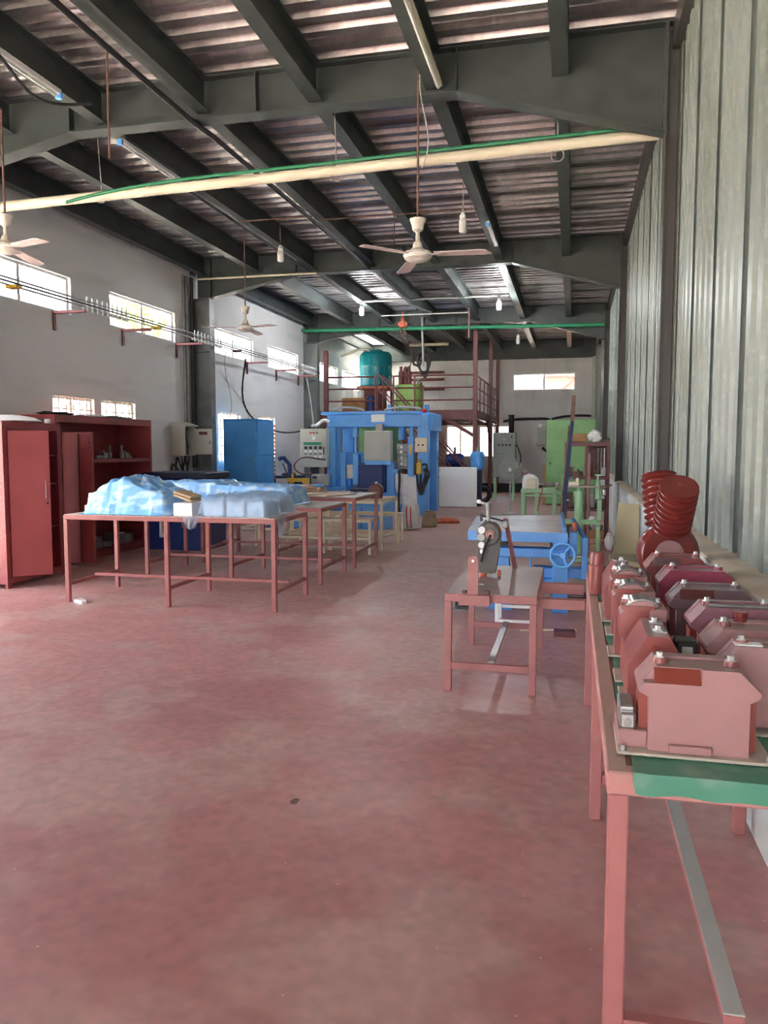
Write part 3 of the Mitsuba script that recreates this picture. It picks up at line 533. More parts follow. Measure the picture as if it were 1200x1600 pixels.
# ---------------------------------------------------------------- navy chest, blue cabinet, cables
k = thing('steel_chest', 'navy blue steel chest with a black lid behind the front tables', 'chest')
part(k, 'body', M().box(-6.55, -5.55, 11.2, 12.0, 0, 1.12, 0.01), 'm_navy'); part(k, 'lid', M().box(-6.60, -5.50, 11.15, 12.05, 1.12, 1.22, 0.015), 'm_darknavy')
part(k, 'door_handle', M().box(-5.92, -5.90, 11.17, 11.2, 0.36, 0.50), 'm_metal'); part(k, 'hinge', M().box(-6.30, -6.26, 11.16, 11.2, 0.22, 0.5).box(-6.30, -6.16, 11.16, 11.2, 0.2, 0.25), 'm_white')
k = thing('electrical_cabinet', 'tall bright blue steel cabinet against the left wall', 'cabinet'); x0, x1, y0, y1, H = -7.32, -6.56, 15.75, 16.75, 2.2
part(k, 'body', M().box(x0, x1, y0, y1, 0.0, H, 0.012), 'm_cabblue'); part(k, 'side_panel', M().box(x1, x1 + 0.012, y0 + 0.03, y1 - 0.03, 1.45, H - 0.04, 0.003), 'm_cabblue')
part(k, 'side_panel', M().box(x1, x1 + 0.012, y0 + 0.03, y1 - 0.03, 0.1, 1.42, 0.003), 'm_cabblue'); part(k, 'lock', M().cyl((x1 - 0.05, y0 - 0.012, 1.35), (x1 - 0.05, y0, 1.35), 0.02, 10), 'm_metal')
part(k, 'top_lip', M().box(x0 - 0.01, x1 + 0.01, y0 - 0.01, y1 + 0.01, H, H + 0.02, 0.003), 'm_cabblue')
for z in np.arange(0.9, 2.15, 0.09): part(k, 'terminal', M().box(x1 + 0.005, x1 + 0.04, y1 - 0.04, y1 + 0.01, z, z + 0.04), 'm_orange')
solo('blue_pipe', M().tube([(-6.50, 16.9, 1.35), (-6.42, 17.0, 1.38), (-6.28, 17.0, 1.22), (-6.26, 17.0, 0.5), (-6.26, 17.0, 0.0)], 0.05, 10), 'm_navy', 'bent navy blue pipe behind the tall blue cabinet', 'pipe')
solo('wall_cable', M().tube(spline([(-7.15, 16.6, 3.58), (-7.5, 17.2, 2.9), (-7.52, 17.9, 2.3), (-7.2, 18.2, 2.05), (-6.6, 18.2, 1.98), (-6.2, 18.25, 2.10)], 40), 0.02), 'm_cable', 'black cable drooping from the left wall to the control cabinet', 'cable')
solo('wall_cable', M().tube(spline([(-7.2, 20.9, 3.55), (-7.1, 20.9, 3.0), (-6.9, 20.5, 2.5), (-6.45, 19.3, 2.15)], 24), 0.014), 'm_grey', 'thin pale cable from the bracket to the press top', 'cable')
solo('hanging_wire', M().tube(spline([(-7.15, 15.6, 3.62), (-7.2, 15.7, 3.1), (-7.12, 15.75, 2.6), (-7.2, 15.8, 2.25)], 20), 0.008), 'm_grey', 'thin wire hanging down to the tall blue cabinet', 'wire')
# ---------------------------------------------------------------- control cabinet by the press
k = thing('control_cabinet', 'grey control cabinet with lit buttons left of the blue press', 'control cabinet'); x0, x1, y0, y1 = -6.38, -5.72, 18.02, 18.28
part(k, 'body', M().box(x0, x1, y0, y1, 1.14, 2.06, 0.008), 'm_panelgrey'); part(k, 'stand', M().box(-6.15, -5.98, y0 + 0.05, y1 - 0.05, 0, 1.14, 0.005), 'm_black')
for i, mt in enumerate(('m_redbright', 'm_redbright', 'm_greenhose')): part(k, 'lamp', M().cyl((-6.12 + 0.085 * i, y0 - 0.02, 1.96), (-6.12 + 0.085 * i, y0, 1.96), 0.024, 12), mt)
part(k, 'meter', M().box(-6.07, -6.0, y0 - 0.012, y0, 1.80, 1.88), 'm_carton'); part(k, 'green_strip', M().box(-6.29, -5.85, y0 - 0.008, y0, 1.67, 1.74), 'm_greenpipe')
for i in range(4):
    xx = -6.24 + 0.122 * i
    part(k, 'gauge', M().box(xx - 0.035, xx + 0.04, y0 - 0.012, y0, 1.57, 1.64), 'm_black'); part(k, 'gauge_label', M().box(xx - 0.035, xx + 0.04, y0 - 0.008, y0, 1.50, 1.54), 'm_carton'); part(k, 'knob', M().cyl((xx, y0 - 0.03, 1.46), (xx, y0, 1.46), 0.018, 10), 'm_black')
    if i > 1: part(k, 'gauge_label', M().box(xx - 0.035, xx + 0.04, y0 - 0.008, y0, 1.38, 1.42), 'm_carton')
part(k, 'handle', M().box(-5.80, -5.775, y0 - 0.02, y0, 1.45, 1.62), 'm_black')
for i in range(6): part(k, 'cable_gland', M().cyl((-6.22 + 0.08 * i, y0 + 0.12, 2.06), (-6.22 + 0.08 * i, y0 + 0.12, 2.11), 0.025, 10), 'm_black')
k = thing('terminal_box', 'low pale grey box on the left foot of the blue press', 'electrical box'); part(k, 'body', M().box(-6.02, -5.62, 17.75, 17.97, 0.72, 0.98, 0.006), 'm_grey'); part(k, 'label', M().box(-5.98, -5.87, 17.742, 17.75, 0.88, 0.93), 'm_black')
part(k, 'leg', M().box(-5.96, -5.90, 17.8, 17.9, 0, 0.72), 'm_grey'); part(k, 'leg', M().box(-5.74, -5.68, 17.8, 17.9, 0, 0.72), 'm_grey')
solo('red_hose', M().tube(spline([(-5.72, 17.93, 1.33), (-6.0, 17.9, 1.36), (-6.35, 17.9, 1.34), (-6.50, 17.92, 1.15), (-6.3, 17.92, 0.98), (-6.05, 17.9, 1.02)], 40), 0.017), 'm_maroon', 'dark red hose looping in front of the control cabinet', 'hose')
solo('wrapped_cable', M().tube(spline([(-6.15, 18.2, 2.13), (-6.0, 18.2, 2.16), (-5.85, 18.2, 2.26), (-5.72, 18.25, 2.22)], 16), 0.04), 'm_white', 'white wrapped cable on top of the control cabinet', 'cable')
k = thing('dark_bench', 'low dark workbench with clutter left of the press', 'workbench'); part(k, 'top', M().box(-6.95, -6.15, 17.12, 17.7, 0.90, 0.96, 0.006), 'm_darknavy')
for xx in (-6.92, -6.25): part(k, 'leg', M().box(xx, xx + 0.07, 17.2, 17.6, 0, 0.90), 'm_darknavy')
solo('hot_plate', M().lathe([(0, 0), (0.16, 0), (0.16, 0.05), (0.1, 0.07), (0, 0.07)], (-6.45, 17.4, 0.96)).tube([(-6.5, 17.4, 1.02), (-6.6, 17.4, 1.25)], 0.016), 'm_black', 'black round tool with upright handle on the dark workbench', 'tool')
k = thing('blue_tank', 'low blue steel tank with flat lid in front of the dark workbench', 'tank'); part(k, 'body', M().box(-6.0, -5.1, 14.9, 15.7, 0, 0.78, 0.01), 'm_blue'); part(k, 'lid', M().box(-6.05, -5.05, 14.85, 15.75, 0.78, 0.84, 0.012), 'm_lightblue')
solo('yellow_bar', M().box(-6.1, -5.6, 16.3, 16.42, 0.86, 0.94, 0.006).cyl((-5.98, 16.36, 0.94), (-5.98, 16.36, 1.05), 0.03).box(-6.05, -5.95, 16.32, 16.4, 0, 0.86).box(-5.7, -5.6, 16.32, 16.4, 0, 0.86), 'm_yellow', 'yellow steel stand beside the left foot of the press', 'stand')
# ---------------------------------------------------------------- the blue press
def PXx(u, y): return (u - 880.6) * 0.01583 * (y / 18.4)
k = thing('press', 'large bright blue clamping press in the middle of the hall', 'press machine')
y0, y1 = 18.35, 20.0
part(k, 'top_beam', M().box(-5.80, -3.55, y0, y0 + 0.3, 2.10, 2.40, 0.01).box(-5.8, -3.5, y1 - 0.3, y1, 2.10, 2.40, 0.01).box(-5.8, -5.5, y0, y1, 2.1, 2.4, 0.01).box(-3.8, -3.5, y0, y1, 2.1, 2.4, 0.01), 'm_blue')
part(k, 'top_plate', M().box(-5.95, -3.52, y0 - 0.06, y1, 2.40, 2.47, 0.008), 'm_blue')
part(k, 'end_plate', M().box(-3.52, -3.26, y0 + 0.2, y1, 2.0, 2.44, 0.03), 'm_blue')
part(k, 'right_leg', M().box(-3.58, -3.32, y0 + 0.01, y0 + 0.26, 0, 2.40, 0.008), 'm_blue'); part(k, 'right_leg', M().box(-3.60, -3.34, y1 - 0.28, y1 - 0.02, 0, 2.10, 0.008), 'm_blue')
part(k, 'left_leg', M().box(-5.82, -5.60, y0 + 0.01, y0 + 0.26, 0.66, 2.12, 0.008), 'm_lightblue'); part(k, 'left_leg', M().box(-5.82, -5.60, y1 - 0.28, y1 - 0.02, 0.0, 2.10, 0.008), 'm_blue')
part(k, 'inner_post', M().box(-5.50, -5.36, y0 + 0.06, y0 + 0.24, 0.66, 1.50, 0.006), 'm_lightblue'); part(k, 'inner_post', M().box(-5.16, -5.02, y0 - 0.02, y0 + 0.16, 0.70, 1.46, 0.006), 'm_lightblue')
part(k, 'leg_web', M().box(-5.62, -5.48, y0 + 0.10, y0 + 0.14, 0.66, 2.12), 'm_cabblue'); part(k, 'guide', M().box(-5.47, -5.34, y0 + 0.7, y0 + 0.8, 1.5, 2.15, 0.004), 'm_blue')
part(k, 'foot_plate', M().box(-5.86, -5.28, y0 - 0.12, y0 + 0.5, 0.54, 0.66, 0.012), 'm_lightblue'); part(k, 'bed', M().box(-5.84, -4.0, y0 - 0.05, y1 - 0.1, 0.0, 0.54, 0.01), 'm_blue')
part(k, 'back_plate', M().box(-5.36, -4.25, y1 - 0.35, y1 - 0.30, 1.30, 2.12), 'm_green'); part(k, 'platen', M().box(-5.48, -4.75, y0 + 0.20, y0 + 0.55, 0.9, 1.50, 0.008), 'm_cabblue')
part(k, 'mould_half', M().box(-5.34, -5.16, y0 + 0.08, y0 + 0.22, 0.86, 1.20, 0.006), 'm_cream')
part(k, 'cylinder', M().cyl((-5.17, y0 + 0.3, 2.12), (-5.17, y0 + 0.3, 1.86), 0.07).cyl((-5.17, y0 + 0.3, 1.86), (-5.17, y0 + 0.3, 1.5), 0.03), 'm_lightblue')
part(k, 'cylinder', M().cyl((-4.05, y0 + 0.5, 2.12), (-4.05, y0 + 0.5, 1.8), 0.09), 'm_blue'); part(k, 'cylinder', M().cyl((-3.78, y0 + 0.35, 2.1), (-3.78, y0 + 0.35, 1.83), 0.055), 'm_lightblue')
for xx in (-5.3, -4.0): part(k, 'tie_rod', M().cyl((xx, y0 + 0.4, 1.42), (xx, y1 - 0.35, 1.42), 0.04), 'm_metal')
b = part(k, 'operator_box', M().box(-4.80, -4.16, y0 - 0.30, y0 - 0.02, 1.30, 2.00, 0.012), 'm_panelgrey', 'grey operator box'); part(b, 'cable_gland', M().box(-4.54, -4.38, y0 - 0.22, y0 - 0.05, 2.0, 2.16), 'm_dullmetal'); part(b, 'lower_strip', M().box(-4.79, -4.17, y0 - 0.29, y0 - 0.03, 1.20, 1.30, 0.01), 'm_lightblue')
part(k, 'machine_cover', M().box(-4.97, -4.31, y0 - 0.28, y0 + 0.2, 0.54, 1.24, 0.06), 'm_navy', 'navy blue rounded cover'); part(k, 'cover_post', M().box(-4.30, -4.12, y0 - 0.1, y0 + 0.15, 0.3, 1.25, 0.006), 'm_blue'); part(k, 'bracket', M().box(-4.2, -4.0, y0 - 0.1, y0, 1.0, 1.1, 0.005), 'm_lightblue')
part(k, 'mould_block', M().box(-4.14, -3.76, y0 + 0.3, y0 + 0.7, 1.08, 1.72, 0.02).box(-4.05, -3.84, y0 + 0.2, y0 + 0.3, 1.14, 1.5, 0.02), 'm_dullmetal')
for zz in (1.22, 1.36, 1.5, 1.62): part(k, 'bolt', M().cyl((-4.0, y0 + 0.17, zz), (-4.0, y0 + 0.3, zz), 0.03, 8), 'm_metal')
part(k, 'side_bar', M().box(-3.80, -3.66, y0 - 0.04, y0 + 0.06, 0.93, 1.88, 0.005), 'm_blue'); part(k, 'warning_label', M().box(-3.77, -3.69, y0 - 0.044, y0 - 0.04, 1.45, 1.67), 'm_yellow')
part(k, 'white_guard', M().prism([(-4.18, 1.0), (-3.62, 0.96), (-3.58, 0.24), (-4.05, 0.26)], 'y', y0 + 0.05, y0 + 0.07), 'm_white')
b = part(k, 'socket_box', M().box(-3.62, -3.34, y0 - 0.08, y0 + 0.01, 1.50, 1.84, 0.008), 'm_cream')
for i in range(2): part(b, 'socket', M().cyl((-3.53 + 0.10 * i, y0 - 0.09, 1.67), (-3.53 + 0.10 * i, y0 - 0.08, 1.67), 0.022, 10), 'm_black')
part(k, 'paper_notice', M().box(-4.70, -4.37, y0 - 0.006, y0 - 0.001, 2.22, 2.41), 'm_carton', 'white paper notice')
part(k, 'red_knob', M().blob((-3.40, y0 - 0.05, 2.47), (0.06, 0.06, 0.05), 0.05), 'm_redbright'); part(k, 'valve', M().cyl((-3.38, y0 + 0.15, 2.44), (-3.38, y0 + 0.15, 2.62), 0.06).cyl((-4.3, y0 + 0.2, 2.47), (-4.3, y0 + 0.2, 2.64), 0.04), 'm_cabblue')
part(k, 'hose', M().tube(spline([(-5.75, y0, 2.5), (-5.3, y0 + 0.1, 2.58), (-4.9, y0 + 0.1, 2.5)], 14), 0.025), 'm_grey'); part(k, 'hose', M().tube(spline([(-4.4, y0 + 0.1, 2.5), (-4.0, y0 + 0.1, 2.57), (-3.5, y0 + 0.1, 2.52)], 14), 0.025), 'm_grey')
k = thing('pendant_control', 'yellow hoist pendant with black cable hanging on the press leg', 'pendant control'); part(k, 'switch_box', M().box(-3.58, -3.46, y0 - 0.12, y0 - 0.02, 0.98, 1.26, 0.02).cyl((-3.52, y0 - 0.07, 1.26), (-3.52, y0 - 0.07, 1.34), 0.03), 'm_yellow')
for i in range(3): part(k, 'cable_loop', M().tube(spline([(-3.56 + 0.05 * i, y0 - 0.04, 1.2), (-3.56 + 0.07 * i, y0 - 0.06, 0.8), (-3.47, y0 - 0.07, 0.50 + 0.06 * i), (-3.38 + 0.02 * i, y0 - 0.05, 0.8), (-3.42, y0 - 0.04, 1.1)], 24), 0.022), 'm_cable')
solo('black_hose', M().tube(spline([(-3.99, y0 - 0.16, 1.08), (-3.97, y0 - 0.2, 0.7), (-3.99, y0 - 0.2, 0.35), (-3.96, y0 - 0.18, 0.03)], 20), 0.028), 'm_cable', 'black hose hanging from the press to the floor', 'hose')
k = thing('tool_cabinet', 'bright blue low steel cabinet behind the cream frames', 'cabinet'); part(k, 'body', M().box(-4.38, -3.52, 14.7, 15.5, 0.0, 0.50, 0.008), 'm_lightblue'); part(k, 'top', M().box(-4.43, -3.48, 14.66, 15.54, 0.50, 0.56, 0.008), 'm_lightblue'); part(k, 'door_seam', M().box(-3.97, -3.96, 14.695, 14.7, 0.05, 0.46), 'm_navy')
for i, x in enumerate((-4.75, -4.3)): carton(('left' if i == 0 else 'right') + ' cream carton on the floor beside the blue low cabinet', x, x + 0.4, 13.7 + 0.1 * i, 14.1 + 0.1 * i, 0, 0.40 - 0.06 * i, 'm_cream')
def sack(c, r, h, mat, label, seed, cat='sack'):
    k = thing('sack', label, cat); prof = [(0.02, 0), (r * 0.95, 0.005), (r * 1.05, h * 0.15), (r, h * 0.45), (r * 0.82, h * 0.8), (r * 0.55, h * 0.92), (r * 0.65, h), (0.02, h * 0.97)]
    m = M().lathe(prof, (0, 0, 0), n=40).mesh(); m = trimesh.Trimesh(*trimesh.remesh.subdivide(m.vertices, m.faces), process=False); v = np.array(m.vertices)
    q = meshkit.fbm(v * 7 + seed, 3, seed) - 0.5; v[:, :2] *= (1 + 0.5 * q)[:, None]; v[:, 1] *= 0.75; v[:, 2] = np.maximum(v[:, 2] * (1 + 0.1 * q), 0.0)
    part(k, 'bag', trimesh.Trimesh(v + np.array(c), m.faces, process=False), mat, smooth=True); return k
k = sack((-3.10, 15.25, 0), 0.20, 0.60, 'm_sack', 'white woven sack with red stripes beside the blue press', 2)
for i, xx in enumerate((-3.15, -3.07)): part(k, 'red_stripe', M().tube(spline([(xx + 0.02, 15.09, 0.03), (xx, 15.085, 0.25), (xx - 0.01, 15.125, 0.45)], 8), 0.010), 'm_redbright')
sack((-2.82, 15.75, 0), 0.16, 0.33, 'm_burlap', 'brown burlap sack slumped beside the white sack', 5)
solo('cloth', M().blob((-2.62, 16.7, 0.03), (0.28, 0.2, 0.09), 0.5, 5, 4, 3, flat=0.0), 'm_orange', 'orange red rag on the floor behind the sacks', 'rag')
solo('white_board', M().box(-3.50, -2.47, 20.98, 21.03, 0.02, 1.09, 0.012), 'm_white', 'square white board standing on the floor right of the press', 'board')
# ---------------------------------------------------------------- platform, tanks, hoist at the far end
k = thing('platform', 'maroon steel mezzanine platform with railings and a stair at the far end', 'platform'); ZP = 2.66; py0, py1, pxa, pxb = 22.1, 28.5, -7.5, -2.62
part(k, 'front_beam', M().box(pxa, pxb, py0, py0 + 0.12, ZP - 0.26, ZP, 0.005), 'm_maroon'); part(k, 'side_beam', M().box(pxb - 0.12, pxb, py0 + 0.12, py1, ZP - 0.24, ZP - 0.02, 0.005), 'm_maroon'); part(k, 'rear_beam', M().box(pxa, pxb, py1 - 0.1, py1, ZP - 0.24, ZP - 0.02), 'm_maroon')
for yy in (23.7, 25.3, 26.9): part(k, 'joist', M().box(pxa, pxb - 0.12, yy, yy + 0.08, ZP - 0.2, ZP - 0.02), 'm_maroon')
part(k, 'deck', M().box(pxa, pxb - 0.01, py0 + 0.02, py1, ZP - 0.02, ZP + 0.01), 'm_rust')
part(k, 'post', M().box(-2.72, -2.60, py0 - 0.14, py0 - 0.01, 0, 4.98, 0.006), 'm_maroon'); part(k, 'post', M().box(-2.66, -2.54, 25.6, 25.72, 0, 5.04, 0.006), 'm_maroon'); part(k, 'post', M().box(-2.70, -2.58, 28.38, 28.5, 0, 4.74, 0.006), 'm_maroon'); part(k, 'post', M().box(-7.06, -6.94, py0 - 0.10, py0 + 0.02, 0, 4.4, 0.006), 'm_maroon')
part(k, 'brace', M().beam((-3.55, py0 + 0.03, ZP - 0.22), (-2.70, py0 - 0.05, 1.95), 0.07, 0.09), 'm_maroon'); part(k, 'brace', M().beam((-2.6, 24.7, ZP - 0.22), (-2.6, 25.62, 1.8), 0.06, 0.08), 'm_maroon')
for z in (3.64, 3.30, 2.95):
    part(k, 'rail', M().cyl((-5.02, py0 + 0.06, z), (-2.68, py0 + 0.06, z), 0.022, 8), 'm_maroon'); part(k, 'rail', M().cyl((-7.0, py0 + 0.06, z), (-5.55, py0 + 0.06, z), 0.022, 8), 'm_maroon'); part(k, 'rail', M().cyl((-2.66, py0, z - 0.02), (-2.66, py1 - 0.1, z - 0.02), 0.022, 8), 'm_maroon')
for xx in (-5.55, -5.02, -4.4): part(k, 'baluster', M().box(xx - 0.02, xx + 0.02, py0 + 0.04, py0 + 0.08, ZP, 3.66), 'm_maroon')
for yy in (23.2, 24.3, 25.3, 26.4, 27.4): part(k, 'baluster', M().box(-2.68, -2.64, yy - 0.02, yy + 0.02, ZP, 3.64), 'm_maroon')
s0, s1 = np.array((-5.25, 21.5, ZP)), np.array((-2.75, 21.5, 0.02))
for dy in (-0.32, 0.32): 
    part(k, 'stringer', M().beam(s0 + [0, dy, -0.06], s1 + [0, dy, 0.08], 0.04, 0.16), 'm_maroon'); part(k, 'handrail', M().tube([s0 + [0, dy, 0.0], s0 + [0, dy, 0.98], s1 + [-0.10, dy, 1.05], s1 + [-0.10, dy, 0.1]], 0.022, 8), 'm_maroon'); part(k, 'handrail', M().tube([s0 + [0.02, dy, 0.55], s1 + [-0.12, dy, 0.60]], 0.018, 8), 'm_maroon')
for i in range(12):
    t = (i + 0.5) / 12; c = s0 + (s1 - s0) * t; part(k, 'step', M().box(c[0] - 0.11, c[0] + 0.11, c[1] - 0.30, c[1] + 0.30, c[2] - 0.02, c[2] + 0.015), 'm_rust')
solo('water_tank', M().lathe([(0, 0), (0.50, 0), (0.53, 0.04), (0.53, 0.30), (0.545, 0.33), (0.545, 0.37), (0.53, 0.40), (0.53, 0.62), (0.545, 0.65), (0.545, 0.69), (0.53, 0.72), (0.53, 0.98), (0.50, 1.06), (0.44, 1.12), (0.22, 1.14), (0.22, 1.2), (0, 1.2)], (-6.35, 25.4, 3.60), n=36), 'm_tank', 'teal ribbed plastic water tank on a brown stand on the platform', 'tank', smooth=35)
k = thing('tank_stand', 'brown steel stand under the teal water tank', 'stand')
part(k, 'top', M().box(-6.85, -5.85, 24.9, 25.9, 3.50, 3.598, 0.006), 'm_orange')
for xx in (-6.8, -5.95):
    for yy in (24.95, 25.8): part(k, 'leg', M().box(xx, xx + 0.06, yy, yy + 0.06, ZP + 0.012, 3.5), 'm_maroon')
part(k, 'side_sheet', M().box(-6.74, -5.95, 24.96, 24.98, ZP + 0.1, 3.45), 'm_maroon')
solo('inlet_pipe', M().tube([(-7.55, 25.4, 4.62), (-6.9, 25.4, 4.84), (-6.45, 25.4, 4.84)], 0.035, 8), 'm_cream', 'pale inlet pipe from the left wall to the teal tank top', 'pipe')
k = thing('mixing_tank', 'lime green steel mixing tank standing on the platform', 'tank')
part(k, 'body', M().lathe([(0, 0), (0.40, 0), (0.42, 0.03), (0.42, 0.70), (0.44, 0.71), (0.44, 0.76), (0.40, 0.78), (0, 0.80)], (-4.72, 23.0, ZP + 0.012), n=32), 'm_lime', smooth=35)
for i in range(3): part(k, 'motor', M().cyl((-4.98 + 0.12 * i, 23.0 + 0.08 * (i % 2), 3.45), (-4.98 + 0.12 * i, 23.0 + 0.08 * (i % 2), 3.85 + 0.10 * (i == 1)), 0.075, 12).cyl((-4.98 + 0.12 * i, 23.0 + 0.08 * (i % 2), 3.85), (-4.98 + 0.12 * i, 23.0 + 0.08 * (i % 2), 4.0), 0.045, 12), 'm_maroon')
part(k, 'valve', M().cyl((-4.45, 22.95, 3.45), (-4.45, 22.95, 3.6), 0.04).box(-4.55, -4.35, 22.9, 23.0, 3.6, 3.64), 'm_dullmetal'); part(k, 'side_pipe', M().tube([(-4.32, 22.7, 3.5), (-4.28, 22.6, 3.2), (-4.28, 22.6, ZP + 0.05)], 0.03), 'm_rust')
k = thing('wooden_crate', 'brown wooden crate on the left end of the platform', 'crate')
for i in range(4): part(k, 'plank', M().box(-6.92, -6.18, 23.4, 23.42, ZP + 0.015 + 0.115 * i, ZP + 0.12 + 0.115 * i, 0.003), 'm_wood')
part(k, 'box', M().box(-6.90, -6.2, 23.421, 24.0, ZP + 0.012, ZP + 0.46), 'm_wood')
for i, (xx, mt, lb) in enumerate(((-6.75, 'm_white', 'white'), (-6.4, 'm_white', 'pale'))): solo('can', M().lathe([(0, 0), (0.10, 0), (0.10, 0.22), (0.04, 0.3), (0.04, 0.34), (0, 0.34)], (xx, 23.7, ZP + 0.462)), mt, f'{lb} plastic can on the wooden crate, {("left", "right")[i]} one', 'can', smooth=35)
solo('drum', M().lathe([(0, 0), (0.13, 0), (0.13, 0.42), (0.1, 0.48), (0, 0.5)], (-5.95, 23.2, ZP + 0.012)), 'm_navy', 'small dark blue drum beside the crate on the platform', 'drum', smooth=35)
# pipes at the far end wall behind the tanks
for i, z in enumerate((4.10, 4.35, 3.75)): solo('steam_pipe', M().cyl((-5.9, 28.7, z), (-4.6, 28.7, z), 0.05, 10), 'm_maroon', ('middle', 'upper', 'lower')[i] + ' of three dark red pipes on the end wall right of the teal tank', 'pipe')
solo('green_pipe', M().tube([(-7.56, 21.62, 4.93), (-3.4, 21.62, 4.87), (0.74, 21.62, 4.81)], 0.05, 12), 'm_greenpipe', 'long green pipe spanning the hall in front of the far rafter', 'pipe')
k = thing('chain_hoist', 'orange hook block hanging from the green pipe with its chains', 'hoist')
part(k, 'hook_block', M().lathe([(0, 0), (0.09, 0.0), (0.10, 0.08), (0.10, 0.15), (0.05, 0.17), (0.045, 0.25), (0.025, 0.28), (0.02, 0.42), (0, 0.44)], (-4.60, 21.45, 4.90), n=14).box(-4.73, -4.47, 21.40, 21.50, 4.93, 5.03, 0.01), 'm_orange')
for dx in (-0.06, 0.05): part(k, 'chain', M().tube(spline([(-4.6 + dx, 21.45, 4.92), (-4.6 + dx, 21.52, 4.70), (-4.56 + dx * 0.6, 22.2, 4.4), (-4.62 + dx, 22.9, 4.0)], 12), 0.016, 6), 'm_rust')
solo('hanging_rod', M().cyl((-4.11, 21.7, 5.2), (-4.2, 22.4, 3.95), 0.03, 8), 'm_grey', 'pale grey rod hanging in front of the lime tank', 'rod')
k = thing('hose_bundle', 'black hose coil hanging on the pale rod above the lime tank', 'hose')
for i in range(4): part(k, 'loop', M().tube(spline([(-4.22, 22.45 - 0.02 * i, 4.35), (-4.10 + 0.03 * i, 22.45, 4.05), (-4.16, 22.45, 3.62 + 0.05 * i), (-4.28, 22.45 + 0.03 * i, 3.8), (-4.22, 22.45 - 0.02 * i, 4.3)], 24), 0.028, 7), 'm_cable')
solo('drooping_hose', M().tube(spline([(-4.5, 22.5, 4.2), (-4.45, 22.5, 3.98), (-4.36, 22.5, 3.96), (-4.30, 22.48, 4.12)], 16), 0.03), 'm_cable', 'short drooping hose between the chains and the hose coil', 'hose')
# floor things under the platform
for i, (xx, yy, mt, lb) in enumerate(((-3.3, 22.6, 'm_navy', 'dark blue motor'), (-2.55, 21.75, 'm_blue', 'blue pump'))):
    k = thing('pump', f'{lb} ' + ('behind the white board' if i == 0 else 'clamped at the platform post beside the stair foot'), 'pump')
    part(k, 'casing', M().lathe([(0, -0.25), (0.15, -0.25), (0.2, -0.15), (0.2, 0.15), (0.15, 0.25), (0, 0.25)], (xx, yy, 1.25), (1, 0, 0) if i == 0 else (0, 0, 1), 16), mt, smooth=35); part(k, 'stand', M().box(xx - 0.12, xx + 0.12, yy - 0.1, yy + 0.1, 0, 1.06), 'm_darknavy'); part(k, 'pipe', M().cyl((xx, yy, 1.4), (xx, yy, 1.62), 0.035), 'm_metal' if i else 'm_navy')
solo('scrap_heap', M().blob((-4.3, 23.5, 0.5), (0.8, 0.6, 0.7), 0.5, 5, 9, 3, flat=0.0), 'm_rust', 'dark heap of scrap under the platform', 'scrap')
solo('tyre', M().tube(arc((-2.52, 22.7, 0.28), 0.21, 0, 2 * math.pi, 28, 'xz'), 0.07, 8, cap=False), 'm_black', 'black tyre standing behind the white board', 'tyre')
# control cabinet on green legs, fan
k = thing('control_cabinet', 'dark grey control cabinet on green legs behind the pedestal fan', 'control cabinet'); x0, x1, y0, y1 = -2.34, -1.68, 24.0, 24.4
part(k, 'body', M().box(x0, x1, y0, y1, 0.72, 2.06, 0.01), 'm_darkpanel')
for xx in (x0 + 0.02, x1 - 0.08):
    for yy in (y0 + 0.02, y1 - 0.08): part(k, 'leg', M().box(xx, xx + 0.06, yy, yy + 0.06, 0, 0.72), 'm_mint')
for i in range(4): part(k, 'gauge', M().box(x0 + 0.14 + 0.11 * i, x0 + 0.20 + 0.11 * i, y0 - 0.012, y0, 1.66, 1.72), 'm_black')
for i in range(3): part(k, 'lamp', M().cyl((x0 + 0.22 + 0.09 * i, y0 - 0.015, 1.97), (x0 + 0.22 + 0.09 * i, y0, 1.97), 0.018, 10), 'm_grey')
part(k, 'meter', M().box(x0 + 0.27, x0 + 0.37, y0 - 0.01, y0, 1.84, 1.90), 'm_grey'); part(k, 'lock', M().box(x1 - 0.12, x1 - 0.09, y0 - 0.02, y0, 1.9, 1.98), 'm_black'); part(k, 'side_cable', M().tube(spline([(x1 + 0.02, y0 + 0.1, 1.7), (x1 + 0.12, y0, 1.5), (x1 + 0.16, y0, 1.2), (x1 + 0.06, y0, 1.05)], 16), 0.02), 'm_cable')
for i in range(3): part(k, 'knob', M().cyl((x0 + 0.12 + 0.1 * i, y0 - 0.02, 1.42), (x0 + 0.12 + 0.1 * i, y0, 1.42), 0.016, 10), 'm_black')
